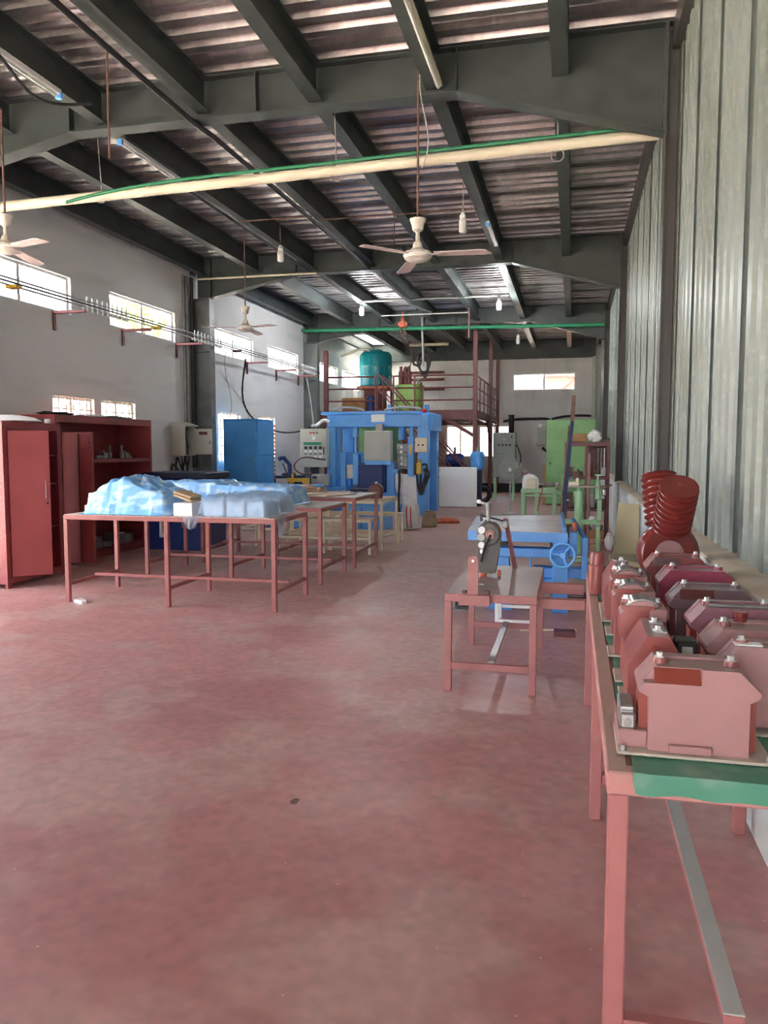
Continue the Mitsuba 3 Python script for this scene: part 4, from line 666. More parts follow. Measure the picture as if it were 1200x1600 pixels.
def ped_fan(x, y):
    k = thing('pedestal_fan', 'grey pedestal fan with round wire guard standing in the aisle', 'fan'); zc, R = 1.07, 0.285; ax = np.array((-0.25, -0.97, 0.05)); ax /= np.linalg.norm(ax)
    part(k, 'base', M().lathe([(0, 0), (0.21, 0), (0.21, 0.015), (0.10, 0.035), (0.04, 0.07), (0.025, 0.13), (0, 0.13)], (x, y, 0)), 'm_grey', smooth=35); part(k, 'pole', M().cyl((x, y, 0.12), (x, y, zc - 0.1), 0.022), 'm_grey'); part(k, 'pole_collar', M().cyl((x, y, 0.62), (x, y, 0.70), 0.03), 'm_grey')
    c = np.array((x, y, zc)); u = np.cross(ax, [0, 0, 1.0]); u /= np.linalg.norm(u); w = np.cross(u, ax)
    part(k, 'motor', M().lathe([(0, -0.16), (0.06, -0.16), (0.085, -0.12), (0.085, -0.02), (0, 0)], c, ax, 20), 'm_darkpanel', smooth=35); part(k, 'hub', M().lathe([(0, 0.07), (0.045, 0.07), (0.06, 0.05), (0.06, 0.0), (0, 0)], c, ax, 20), 'm_metal', smooth=35)
    for i in range(3):
        a = 2 * math.pi * i / 3 + 0.4; V = []; n = 8
        for q in range(n):
            t = q / (n - 1); r = 0.05 + 0.20 * t; wd = 0.35 + 0.45 * math.sin(math.pi * min(1, t * 0.75 + 0.1))
            for sgn in (-1, 1): b = a + sgn * wd * 0.6; V.append(c + ax * (0.03 + 0.018 * sgn) + r * (math.cos(b) * u + math.sin(b) * w))
        F = [];
        for q in range(n - 1): F += [[2 * q, 2 * q + 1, 2 * q + 3], [2 * q, 2 * q + 3, 2 * q + 2]]
        part(k, 'blade', trimesh.Trimesh(V, F, process=False), 'm_darkpanel', smooth=True)
    g = M()
    for r, o in ((R, 0.0), (R * 0.82, 0.08), (R * 0.6, 0.095), (R * 0.38, 0.1), (R * 0.82, -0.06), (R * 0.55, -0.08)):
        a = np.linspace(0, 2 * np.pi, 40); g.tube(c + ax * o + r * (np.cos(a)[:, None] * u + np.sin(a)[:, None] * w), 0.009 if r == R else 0.0035, 6, cap=False)
    for i in range(36):
        b = 2 * math.pi * i / 36; dd = math.cos(b) * u + math.sin(b) * w
        g.tube([c + ax * 0.105 + dd * 0.05, c + ax * 0.10 + dd * R * 0.5, c + ax * 0.07 + dd * R * 0.85, c + dd * R, c - ax * 0.06 + dd * R * 0.8, c - ax * 0.085 + dd * 0.1], 0.0028, 4)
    part(k, 'wire_guard', g, 'm_grey')
ped_fan(-1.46, 19.3)
# ---------------------------------------------------------------- right far side: green cabinet, lathe, rack, drill stand
k = thing('steel_cabinet', 'large light green steel cabinet at the far right', 'cabinet'); part(k, 'body', M().box(-0.72, 0.60, 22.4, 23.2, 0.05, 2.38, 0.012), 'm_green'); part(k, 'plinth', M().box(-0.70, 0.58, 22.43, 23.18, 0, 0.05), 'm_rust')
part(k, 'side_trim', M().box(-0.80, -0.73, 22.5, 22.6, 0, 1.15), 'm_wood'); part(k, 'door', M().box(-0.66, -0.05, 22.385, 22.4, 0.15, 2.26, 0.004), 'm_green'); part(k, 'door', M().box(-0.03, 0.56, 22.385, 22.4, 0.15, 2.26, 0.004), 'm_green'); part(k, 'latch', M().box(-0.62, -0.58, 22.37, 22.385, 1.15, 1.2), 'm_black')
k = thing('switch_box', 'pale grey switch box on the end wall beside the green cabinet', 'switch box'); part(k, 'body', M().box(-1.26, -0.92, 28.62, 28.79, 1.70, 2.28, 0.01), 'm_grey'); part(k, 'indicator', M().cyl((-1.15, 28.7, 2.40), (-1.15, 28.79, 2.40), 0.07, 12), 'm_white')
solo('trunk_cable', M().tube(spline([(-2.45, 28.72, 2.55), (-2.0, 28.72, 2.62), (-1.2, 28.72, 2.64), (-0.85, 28.72, 2.60), (-0.80, 28.70, 2.0), (-0.92, 28.66, 1.5), (-1.05, 28.66, 1.62)], 40), 0.045), 'm_cable', 'thick black cable along the end wall down to the switch box', 'cable')
solo('trunk_cable', M().tube(spline([(-0.75, 28.7, 2.62), (0.0, 28.7, 2.74), (0.6, 28.7, 2.72)], 20), 0.04), 'm_cable', 'black cable above the green cabinet along the end wall', 'cable')
solo('riser_pipe', M().cyl((-2.15, 28.5, 2.1), (-2.15, 28.5, 2.78), 0.10, 12), 'm_black', 'dark pipe stub above the dark grey control cabinet', 'pipe')
k = thing('winding_machine', 'small winding machine on a light green steel stand', 'winding machine'); y0, y1 = 17.75, 18.35
for xx in (-1.10, -0.80, -0.42): part(k, 'leg', M().box(xx, xx + 0.085, y0, y0 + 0.08, 0.05, 0.60, 0.004), 'm_mint')
for xx in (-1.10, -0.42): part(k, 'leg', M().box(xx, xx + 0.085, y1 - 0.08, y1, 0.05, 0.60, 0.004), 'm_mint')
part(k, 'foot_rail', M().box(-1.14, -0.32, y0 - 0.03, y0 + 0.06, 0, 0.05, 0.004), 'm_mint'); part(k, 'foot_rail', M().box(-1.14, -0.32, y1 - 0.06, y1 + 0.02, 0, 0.05, 0.004), 'm_mint'); part(k, 'bed', M().box(-1.11, -0.33, y0 - 0.01, y1, 0.60, 0.69, 0.005), 'm_mint'); part(k, 'under_rail', M().box(-1.0, -0.42, y0 + 0.1, y0 + 0.16, 0.52, 0.57), 'm_mint')
part(k, 'guard', M().prism([(-1.09, 0.69), (-1.09, 0.92), (-1.05, 0.99), (-0.95, 1.02), (-0.83, 0.99), (-0.74, 0.92), (-0.72, 0.80), (-0.74, 0.69)], 'y', y0 + 0.15, y0 + 0.40), 'm_white'); part(k, 'motor', M().cyl((-0.90, y0 + 0.05, 0.83), (-0.90, y0 + 0.18, 0.83), 0.11, 20), 'm_cream'); part(k, 'motor_foot', M().box(-1.02, -0.78, y0 + 0.03, y0 + 0.15, 0.69, 0.79, 0.01), 'm_cream')
part(k, 'spindle', M().cyl((-0.74, y0 + 0.2, 0.79), (-0.30, y0 + 0.2, 0.79), 0.03).cyl((-0.60, y0 + 0.2, 0.79), (-0.34, y0 + 0.2, 0.79), 0.055), 'm_dullmetal'); part(k, 'chuck', M().cyl((-0.36, y0 + 0.1, 0.76), (-0.26, y0 + 0.1, 0.76), 0.07).blob((-0.31, y0 + 0.02, 0.80), (0.045, 0.045, 0.045), 0), 'm_metal')
part(k, 'tailstock', M().box(-0.24, -0.17, y0 + 0.1, y0 + 0.2, 0.5, 0.85, 0.01).cyl((-0.205, y0 + 0.15, 0.85), (-0.205, y0 + 0.15, 1.0), 0.02).box(-0.25, -0.16, y0 + 0.12, y0 + 0.18, 0.98, 1.01).beam((-0.33, y0 + 0.15, 0.63), (-0.17, y0 + 0.15, 0.56), 0.05, 0.05), 'm_mint'); part(k, 'red_cord', M().tube(spline([(-0.6, y0 - 0.03, 0.80), (-0.66, y0 - 0.04, 0.6), (-0.74, y0 - 0.04, 0.2)], 10), 0.012), 'm_orange')
solo('pink_rag', M().blob((-1.03, 18.05, 1.045), (0.06, 0.05, 0.05), 0.6, 6, 3, 2), 'm_resinpink', 'pink rag lying on the white guard of the winding machine', 'rag')
k = thing('steel_rack', 'dark maroon steel rack loaded with tools at the right wall', 'rack'); x0, x1, y0, y1, H = -0.13, 0.60, 13.5, 14.1, 1.70
for xx in (x0, x1 - 0.05):
    for yy in (y0, y1 - 0.05): part(k, 'post', M().box(xx, xx + 0.05, yy, yy + 0.05, 0, H, 0.004), 'm_maroon')
for z in (0.10, 0.55, 1.08, H - 0.07): part(k, 'shelf', M().box(x0, x1, y0, y1, z, z + (0.05 if z < 1.5 else 0.07), 0.003), 'm_maroon')
part(k, 'back_panel', M().box(0.22, x1, y1 - 0.02, y1, 1.13, H - 0.07), 'm_maroon'); part(k, 'side_panel', M().box(x1 - 0.015, x1, y0 + 0.05, y1 - 0.05, 0.15, H - 0.07), 'm_maroon'); part(k, 'centre_post', M().box(0.20, 0.24, y0, y0 + 0.04, 0.15, H - 0.07), 'm_maroon')
solo('cardboard_box', M().box(-0.02, 0.22, 13.55, 13.9, H, H + 0.14, 0.006), 'm_wood', 'flattened brown cardboard box on top of the maroon rack', 'box')
solo('plastic_bag', M().blob((0.345, 13.65, H + 0.09), (0.11, 0.1, 0.10), 0.5, 5, 2, 3, flat=H), 'm_white', 'white plastic bag on top of the maroon rack', 'bag')
for i in range(3): solo('lever_tool', M().beam((0.48 + 0.05 * i, 13.6, H + 0.017), (0.49 + 0.05 * i, 13.95, H + 0.017 + 0.02 * i), 0.04, 0.03), 'm_rust', ('left', 'middle', 'right')[i] + ' of the rusty steel bars on top of the maroon rack', 'bar')
k = 0
for z, nn in ((0.152, 6), (0.602, 7), (1.132, 5)):
    for i in range(nn):
        xx = x0 + 0.10 + (x1 - x0 - 0.2) * i / (nn - 1); yy = 13.62 + 0.12 * (i % 2); k += 1; h = 0.10 + 0.05 * ((i * 7 + nn) % 4)
        mm = M().lathe([(0, 0), (0.045, 0), (0.045, h * 0.4), (0.02, h * 0.5), (0.02, h), (0, h)], (xx, yy, z)) if i % 2 else M().box(xx - 0.045, xx + 0.045, yy - 0.05, yy + 0.05, z, z + h, 0.006)
        solo('machine_part', mm, 'm_dullmetal' if i % 3 else 'm_rust', f'dark metal part on the {("bottom", "middle", "upper")[(0.152, 0.602, 1.132).index(z)]} shelf of the maroon rack, {("first", "second", "third", "fourth", "fifth", "sixth", "seventh")[i]} from the left', 'metal part', 'metal parts on the maroon rack')
for i in range(3): solo('steel_rod', M().cyl((0.42 + 0.05 * i, 13.72, 1.132), (0.42 + 0.05 * i, 13.70, 1.60), 0.013, 8), 'm_metal' if i == 2 else 'm_dullmetal', ('left', 'middle', 'bright right')[i] + ' of three upright rods in the maroon rack', 'rod')
for i in range(3): solo('timber_block', M().box(0.18 + 0.05 * i, 0.42 + 0.04 * i, 12.7, 12.95, 0.0 + 0.10 * i, 0.095 + 0.10 * i, 0.005), ('m_card', 'm_brownpaper', 'm_wood')[i], ('lowest', 'middle', 'topmost')[i] + ' wooden block in the pile at the foot of the maroon rack', 'wood block')
solo('paper_roll', M().blob((0.58, 12.75, 0.14), (0.07, 0.12, 0.14), 0.2, 4, 3, 3, flat=0), 'm_white', 'crumpled white bag beside the wooden block pile', 'bag')
k = thing('drill_stand', 'light green steel drill stand with a round pillar beside the right wall', 'stand'); yb = 11.5
part(k, 'pillar', M().cyl((0.10, yb, 0.0), (0.10, yb, 0.98), 0.062, 20).cyl((0.10, yb, 0.92), (0.10, yb, 0.99), 0.075, 20).cyl((0.10, yb, 0.99), (0.10, yb, 1.05), 0.035, 16), 'm_mint', smooth=35)
part(k, 'work_plate', M().box(-0.07, 0.46, yb - 0.16, yb + 0.16, 1.045, 1.07, 0.004), 'm_greytop'); part(k, 'cross_rail', M().box(-0.20, 0.40, yb - 0.05, yb + 0.05, 0.52, 0.59, 0.004), 'm_mint')
part(k, 'right_post', M().box(0.35, 0.41, yb - 0.03, yb + 0.03, 0.59, 1.045, 0.003), 'm_mint'); part(k, 'right_leg', M().box(0.335, 0.385, yb - 0.30, yb - 0.25, 0, 0.52, 0.003).box(0.335, 0.385, yb - 0.30, yb + 0.04, 0.53, 0.58, 0.003), 'm_mint'); part(k, 'foot_rail', M().box(0.05, 0.385, yb - 0.32, yb - 0.26, 0.02, 0.08, 0.003), 'm_mint')
part(k, 'feed_lever', M().box(0.32, 0.38, yb - 0.12, yb - 0.05, 0.88, 1.14, 0.012).cyl((0.35, yb - 0.09, 1.14), (0.35, yb - 0.09, 1.22), 0.014).box(0.31, 0.39, yb - 0.11, yb - 0.07, 1.21, 1.235), 'm_mint'); part(k, 'clamp', M().box(0.40, 0.46, yb - 0.14, yb - 0.06, 0.93, 1.04, 0.02), 'm_metal'); part(k, 'lever_bar', M().beam((0.38, yb - 0.17, 1.05), (0.54, yb - 0.17, 1.09), 0.02, 0.02), 'm_rust')
part(k, 'vice', M().box(-0.05, 0.10, yb - 0.1, yb + 0.08, 1.071, 1.12, 0.004).box(0.05, 0.09, yb - 0.1, yb + 0.06, 1.12, 1.18, 0.004), 'm_cream'); part(k, 'drill_head', M().cyl((0.08, yb + 0.02, 1.12), (0.08, yb + 0.02, 1.30), 0.015).cyl((0.08, yb + 0.06, 1.2), (0.08, yb + 0.06, 1.27), 0.07), 'm_rust')
solo('pink_rod', M().cyl((0.24, yb + 0.20, 0.0), (0.235, yb + 0.22, 1.52), 0.022, 10), 'm_resinpink', 'upright pinkish rod standing behind the drill stand plate', 'rod')
solo('pulley', M().lathe([(0, 0), (0.05, 0), (0.05, 0.012), (0.03, 0.02), (0.03, 0.03), (0.05, 0.04), (0, 0.045)], (0.28, yb, 0.592)), 'm_white', 'small white pulley on the drill stand rail', 'pulley', smooth=35)
solo('lever_pole', M().beam((-0.09, 9.38, 0.85), (-0.01, 9.1, 1.93), 0.035, 0.03), 'm_darkblue', 'long leaning blue lever pole with a brown upper end at the blue machine table', 'pole')
part('lever_pole', 'handle', M().beam((-0.011, 9.10, 1.90), (0.001, 9.045, 2.18), 0.046, 0.034), 'm_rust', 'worn brown wooden handle'); part('lever_pole', 'edge_strip', M().beam((-0.121, 9.37, 0.82), (-0.043, 9.1, 1.85), 0.018, 0.02), 'm_rust')
for i in range(4): part('lever_pole', 'bolt', M().cyl((-0.055 + 0.018 * i, 9.30 - 0.06 * i, 1.0 + 0.13 * i), (-0.03 + 0.018 * i, 9.29 - 0.06 * i, 1.0 + 0.13 * i), 0.014, 8), 'm_metal')
# blue machine table with handwheel
k = thing('machine_table', 'bright blue machine table with a handwheel beside the right bench', 'machine'); 
part(k, 'top_slab', M().prism([(-0.985, 7.66), (-0.03, 7.62), (-0.10, 9.70), (-1.10, 9.30)], 'z', 0.70, 0.792), 'm_machineblue'); part(k, 'work_surface', M().prism([(-0.975, 7.68), (-0.04, 7.64), (-0.11, 9.68), (-1.09, 9.285)], 'z', 0.792, 0.798), 'm_bluetop', 'worn grey blue steel surface')
part(k, 'raised_edge', M().beam((-0.06, 7.68, 0.81), (-0.11, 9.45, 0.83), 0.03, 0.06), 'm_machineblue'); part(k, 'lower_beam', M().box(-0.76, -0.02, 7.70, 7.86, 0.54, 0.63, 0.006), 'm_machineblue'); part(k, 'spacer', M().box(-0.74, -0.62, 7.8, 8.2, 0.63, 0.70).box(-0.2, -0.08, 7.8, 8.2, 0.63, 0.70), 'm_black'); part(k, 'back_beam', M().box(-0.90, -0.05, 9.0, 9.14, 0.54, 0.70, 0.006), 'm_machineblue')
part(k, 'left_leg', M().prism([(-0.80, 0.0), (-0.56, 0.0), (-0.60, 0.54), (-0.72, 0.54)], 'y', 7.78, 7.92), 'm_machineblue'); part(k, 'right_leg', M().box(-0.17, -0.02, 7.72, 7.90, 0.0, 0.70, 0.008), 'm_machineblue'); part(k, 'left_leg', M().prism([(-0.90, 0.0), (-0.66, 0.0), (-0.70, 0.54), (-0.82, 0.54)], 'y', 9.0, 9.14), 'm_machineblue'); part(k, 'right_leg', M().box(-0.2, -0.06, 9.0, 9.14, 0.0, 0.54, 0.008), 'm_machineblue')
part(k, 'cross_beam', M().box(-0.36, 0.16, 7.80, 7.98, 0.33, 0.43, 0.006), 'm_machineblue'); part(k, 'gear_box', M().box(-0.30, -0.02, 7.74, 8.0, 0.22, 0.33, 0.006), 'm_machineblue'); part(k, 'side_bracket', M().box(0.10, 0.16, 7.76, 7.86, 0.33, 0.74, 0.006).beam((0.13, 7.81, 0.73), (0.02, 8.6, 0.84), 0.03, 0.03), 'm_machineblue')
part(k, 'side_block', M().box(-0.02, 0.06, 7.72, 8.3, 0.56, 0.79, 0.006), 'm_machineblue'); part(k, 'red_spring', M().cyl((0.03, 7.95, 0.79), (0.03, 7.95, 0.87), 0.024, 12), 'm_orange'); part(k, 'screw', M().cyl((-0.02, 7.8, 0.55), (0.12, 7.8, 0.55), 0.018), 'm_metal'); part(k, 'clamp_screw', M().cyl((-0.38, 7.78, 0.40), (-0.38, 7.78, 0.54), 0.012), 'm_machineblue')
wc = np.array((-0.075, 7.60, 0.585)); w = part(k, 'handwheel', M().tube(arc(wc, 0.112, 0, 2 * math.pi, 40), 0.013, 10, cap=False), 'm_lightblue', smooth=True); part(w, 'hub', M().cyl(wc + [0, -0.02, 0], wc + [0, 0.12, 0], 0.028), 'm_lightblue')
for a in (0.9, 3.0, 5.1): part(w, 'spoke', M().tube([wc, wc + np.array((0.10 * math.cos(a), 0, 0.10 * math.sin(a)))], 0.011, 8), 'm_lightblue')
k = thing('stool', 'small white steel stool frame under the blue machine table', 'stool'); x0, x1, y0, y1 = -0.66, -0.31, 7.10, 7.42
for xx in (x0, x1 - 0.035):
    for yy in (y0, y1 - 0.035): part(k, 'leg', M().box(xx, xx + 0.035, yy, yy + 0.035, 0, 0.33, 0.003), 'm_white')
part(k, 'rail', M().box(x0 + 0.035, x1 - 0.035, y1 - 0.03, y1 - 0.01, 0.10, 0.125), 'm_white'); part(k, 'rail', M().box(x0 + 0.035, x1 - 0.035, y0 + 0.01, y0 + 0.03, 0.02, 0.045), 'm_white'); part(k, 'seat', M().box(x0, x1, y0, y1, 0.33, 0.35, 0.004), 'm_white')
for i in range(7): solo('wood_offcut', M().beam((-0.62 + 0.11 * i, 8.05 + 0.1 * (i % 3), 0.012), (-0.40 + 0.10 * i, 8.25 - 0.14 * (i % 2) + 0.05 * i, 0.012), 0.03 + 0.02 * (i % 2), 0.02), 'm_cream' if i % 2 else 'm_ply', f'{ORD[i]} pale wood offcut from the left on the floor under the blue machine table', 'wood strip', 'wood offcuts under the blue table')
solo('long_strip', M().beam((-0.42, 6.9, 0.008), (0.06, 7.0, 0.008), 0.02, 0.012), 'm_cream', 'long thin pale strip on the floor behind the small red table', 'strip'); solo('dark_block', M().box(-0.13, 0.05, 6.75, 6.85, 0, 0.05, 0.004), 'm_maroon', 'dark red block on the floor near the right bench', 'block'); solo('floor_ring', M().tube(arc((0.02, 8.6, 0.02), 0.2, 0, 2 * math.pi, 30, 'xy'), 0.018, 8, cap=False), 'm_cable', 'black hose ring on the floor right of the blue machine table', 'hose')
k = thing('jack', 'black round-based jack standing behind the small red table', 'jack'); part(k, 'base', M().lathe([(0, 0), (0.12, 0), (0.12, 0.02), (0.07, 0.035), (0, 0.035)], (-1.05, 7.72, 0), n=28), 'm_dullmetal'); part(k, 'cylinder', M().cyl((-1.05, 7.72, 0.03), (-1.05, 7.72, 0.2), 0.065, 20).cyl((-1.05, 7.72, 0.2), (-1.05, 7.72, 0.30), 0.035), 'm_black')
# ---------------------------------------------------------------- small red table with the coil winder
k = thing('small_table', 'small red steel table with a dusty top in the right aisle', 'table'); x0, x1, y0, y1, H = -0.80, -0.205, 5.06, 6.36, 0.652
m = M()
for a in ((x0, x1, y0, y0 + 0.045), (x0, x1, y1 - 0.045, y1), (x0, x0 + 0.045, y0, y1), (x1 - 0.045, x1, y0, y1)): m.box(a[0], a[1], a[2], a[3], H - 0.055, H - 0.003, 0.003)
part(k, 'top_frame', m, 'm_benchleg'); part(k, 'tabletop', M().box(x0 + 0.005, x1 - 0.005, y0 + 0.005, y1 - 0.005, H - 0.01, H), 'm_smalltop')
for xx in (x0, x1 - 0.045):
    for yy in (y0, y1 - 0.045): part(k, 'leg', M().box(xx, xx + 0.045, yy, yy + 0.045, 0, H - 0.055, 0.003), 'm_benchleg')
for yy in (y0, y1 - 0.045): part(k, 'stretcher', M().box(x0 + 0.045, x1 - 0.045, yy + 0.005, yy + 0.035, 0.145, 0.19, 0.002), 'm_benchleg')
part(k, 'long_stretcher', M().box(-0.52, -0.475, y0 + 0.04, y1 - 0.04, 0.175, 0.205, 0.002), 'm_greytop')
k = thing('coil_winder', 'hand crank coil winder clamped on the small red table', 'winding tool'); b = H + 0.002
part(k, 'post', M().prism([(-0.645, 0.60), (-0.578, 0.60), (-0.578, 0.885), (-0.59, 0.905), (-0.632, 0.905), (-0.645, 0.885)], 'y', 5.025, 5.05), 'm_benchleg'); part(k, 'clamp_plate', M().box(-0.70, -0.50, 5.0, 5.056, 0.585, 0.655, 0.003), 'm_benchleg')
for xx in (-0.675, -0.525): part(k, 'clamp_screw', M().cyl((xx, 5.10, 0.652), (xx, 5.10, 0.67), 0.018, 6), 'm_maroon')
part(k, 'pivot_bolt', M().cyl((-0.612, 5.018, 0.875), (-0.612, 5.03, 0.875), 0.008, 8), 'm_metal'); cz = 0.975; cx = -0.585; cy = 5.78
part(k, 'drum', M().lathe([(0, -0.06), (0.075, -0.06), (0.088, -0.05), (0.088, 0.03), (0.075, 0.045), (0, 0.05)], (cx, cy, cz), (0, 1, 0), 32), 'm_drum', smooth=35); part(k, 'drum', M().lathe([(0, -0.05), (0.068, -0.05), (0.072, 0.02), (0, 0.03)], (cx - 0.005, cy + 0.02, cz - 0.15), (0, 1, 0), 28), 'm_drum', smooth=35); part(k, 'housing', M().prism([(cx - 0.07, b + 0.03), (cx + 0.05, b + 0.03), (cx + 0.085, cz - 0.05), (cx + 0.07, cz + 0.05), (cx - 0.03, cz + 0.10), (cx - 0.085, cz)], 'y', cy - 0.03, cy + 0.06), 'm_drum')
for (dx, dz, r, mt) in ((-0.048, 0.030, 0.026, 'm_white'), (-0.052, -0.022, 0.027, 'm_grey'), (-0.048, -0.080, 0.024, 'm_white'), (-0.045, -0.125, 0.015, 'm_metal'), (0.014, 0.0, 0.032, 'm_grey')): part(k, 'dial', M().cyl((cx + dx, cy - 0.085, cz + dz), (cx + dx, cy - 0.06, cz + dz), r, 24), mt)
part(k, 'red_ring', M().tube(arc((cx + 0.014, cy - 0.088, cz), 0.023, 0, 2 * math.pi, 24), 0.006, 6, cap=False).tube(arc((cx, cy - 0.02, cz), 0.086, -1.6, 0.7, 16), 0.007, 6), 'm_orange'); part(k, 'lever', M().tube([(cx + 0.02, cy - 0.1, cz), (cx - 0.02, cy - 0.1, cz - 0.08), (cx - 0.05, cy - 0.09, cz - 0.2)], 0.008, 8), 'm_black')
part(k, 'crank_column', M().cyl((cx - 0.01, cy, cz + 0.08), (cx - 0.01, cy, cz + 0.20), 0.016).cyl((cx - 0.01, cy, cz + 0.19), (cx - 0.01, cy, cz + 0.225), 0.021), 'm_dullmetal'); part(k, 'crank_arm', M().beam((cx, cy, cz + 0.212), (cx - 0.075, cy, cz + 0.228), 0.022, 0.016), 'm_dullmetal'); part(k, 'crank_knob', M().blob((cx - 0.078, cy, cz + 0.232), (0.017, 0.017, 0.016), 0), 'm_white')
part(k, 'frame_bar', M().beam((cx - 0.06, cy, cz + 0.13), (cx + 0.11, cy + 0.05, cz + 0.085), 0.014, 0.012).box(cx - 0.07, cx - 0.05, cy - 0.01, cy + 0.01, cz + 0.09, cz + 0.15), 'm_black'); part(k, 'bracket', M().box(cx + 0.09, cx + 0.13, cy + 0.02, cy + 0.08, cz + 0.035, cz + 0.09, 0.012), 'm_grey')
part(k, 'base_foot', M().box(cx - 0.06, cx - 0.02, cy - 0.05, cy + 0.05, b, b + 0.03, 0.006).box(cx + 0.06, cx + 0.085, cy, cy + 0.04, b, b + 0.05, 0.006).box(cx - 0.04, cx + 0.02, cy, cy + 0.04, b + 0.02, b + 0.10), 'm_orange'); part(k, 'strut', M().beam((-0.43, 6.27, b + 0.005), (cx + 0.11, cy + 0.08, cz + 0.10), 0.03, 0.022), 'm_benchleg'); part(k, 'strut_foot', M().box(-0.45, -0.41, 6.25, 6.30, b, b + 0.01), 'm_benchleg')
solo('paper_scrap', M().prism([(-0.62, 5.42), (-0.585, 5.40), (-0.58, 5.43), (-0.61, 5.44)], 'z', b, b + 0.004), 'm_white', 'small white paper scrap on the small red table', 'scrap')
for i, (yy, z, h) in enumerate(((5.62, 0.575, 0.07), (5.22, 0.545, 0.065))): solo('channel_bar', M().box(-0.203, 0.095, yy, yy + 0.07, z, z + 0.012).box(-0.203, 0.095, yy, yy + 0.008, z, z + h).box(-0.203, 0.095, yy + 0.062, yy + 0.07, z, z + h), 'm_benchleg', ('rear', 'front')[i] + ' red channel bar bridging the small table and the right bench', 'steel bar')
# ---------------------------------------------------------------- the right bench
k = thing('work_bench', 'long red steel bench with a green rubber mat along the right wall', 'workbench', ); bx0, bx1, by0, by1, BH = 0.095, 0.735, 1.90, 5.02, 0.83
m = M()
for a in ((bx0, bx1, by0, by0 + 0.05), (bx0, bx1, by1 - 0.05, by1), (bx0, bx0 + 0.05, by0, by1), (bx1 - 0.05, bx1, by0, by1)): m.box(a[0], a[1], a[2], a[3], BH - 0.058, BH, 0.004)
part(k, 'top_frame', m, 'm_angle'); part(k, 'top_plate', M().box(bx0 + 0.02, bx1 - 0.02, by0 + 0.02, by1 - 0.02, BH - 0.01, BH - 0.002), 'm_rust')
for xx in (bx0 + 0.004, bx1 - 0.056):
    for yy in (by0 + 0.01, 3.40, by1 - 0.07): part(k, 'leg', M().box(xx, xx + 0.048, yy, yy + 0.048, 0, BH - 0.058, 0.004), 'm_benchleg')
for yy in (by0 + 0.012, 3.405, by1 - 0.066): part(k, 'stretcher', M().box(bx0 + 0.052, bx1 - 0.056, yy, yy + 0.04, 0.155, 0.20, 0.003), 'm_benchleg')
part(k, 'long_stretcher', M().box(0.385, 0.43, by0 + 0.052, by1 - 0.07, 0.19, 0.225, 0.003), 'm_benchleg'); part(k, 'stretcher_cap', M().box(0.383, 0.432, by0 + 0.055, by1 - 0.07, 0.225, 0.229), 'm_grey', 'grey strip on the long stretcher')
nx, ny = 30, 60; V = []; gx2, gy2 = np.linspace(bx0 + 0.055, bx1 - 0.01, nx), np.linspace(by0 - 0.006, by1 - 0.02, ny)
for j, yy in enumerate(gy2):
    for i, xx in enumerate(gx2): V.append((xx + (0.006 * math.sin(yy * 7) if i == 0 else 0), yy, BH + 0.003 + 0.003 * float(meshkit.noise(np.array([xx * 20, yy * 12, 0.0])))))
for dz in (0.012, 0.030, 0.046):
    for i, xx in enumerate(gx2): V.append((xx + (0.01 * dz / 0.046 if i == 0 else 0), by0 - 0.007 - 0.004 * math.sin(i * 0.7) * dz / 0.046, BH - dz * (1.0 + 0.06 * math.sin(i * 0.9))))
rows = list(range(ny)); F = []
order = [ny + 2, ny + 1, ny] + rows
for a, b in zip(order[:-1], order[1:]):
    for i in range(nx - 1): F += [[a * nx + i, a * nx + i + 1, b * nx + i + 1], [a * nx + i, b * nx + i + 1, b * nx + i]]
solo('rubber_mat', trimesh.Trimesh(V, F, process=False), 'm_mat', 'green rubber mat covering the top of the right bench', 'mat', smooth=40)
TB = BH + 0.007
def bolt(m, x, y, z, r=0.010): return m.lathe([(0, 0), (r * 1.5, 0), (r * 1.5, 0.003), (r, 0.003), (r, 0.013), (0, 0.014)], (x, y, z), n=6)
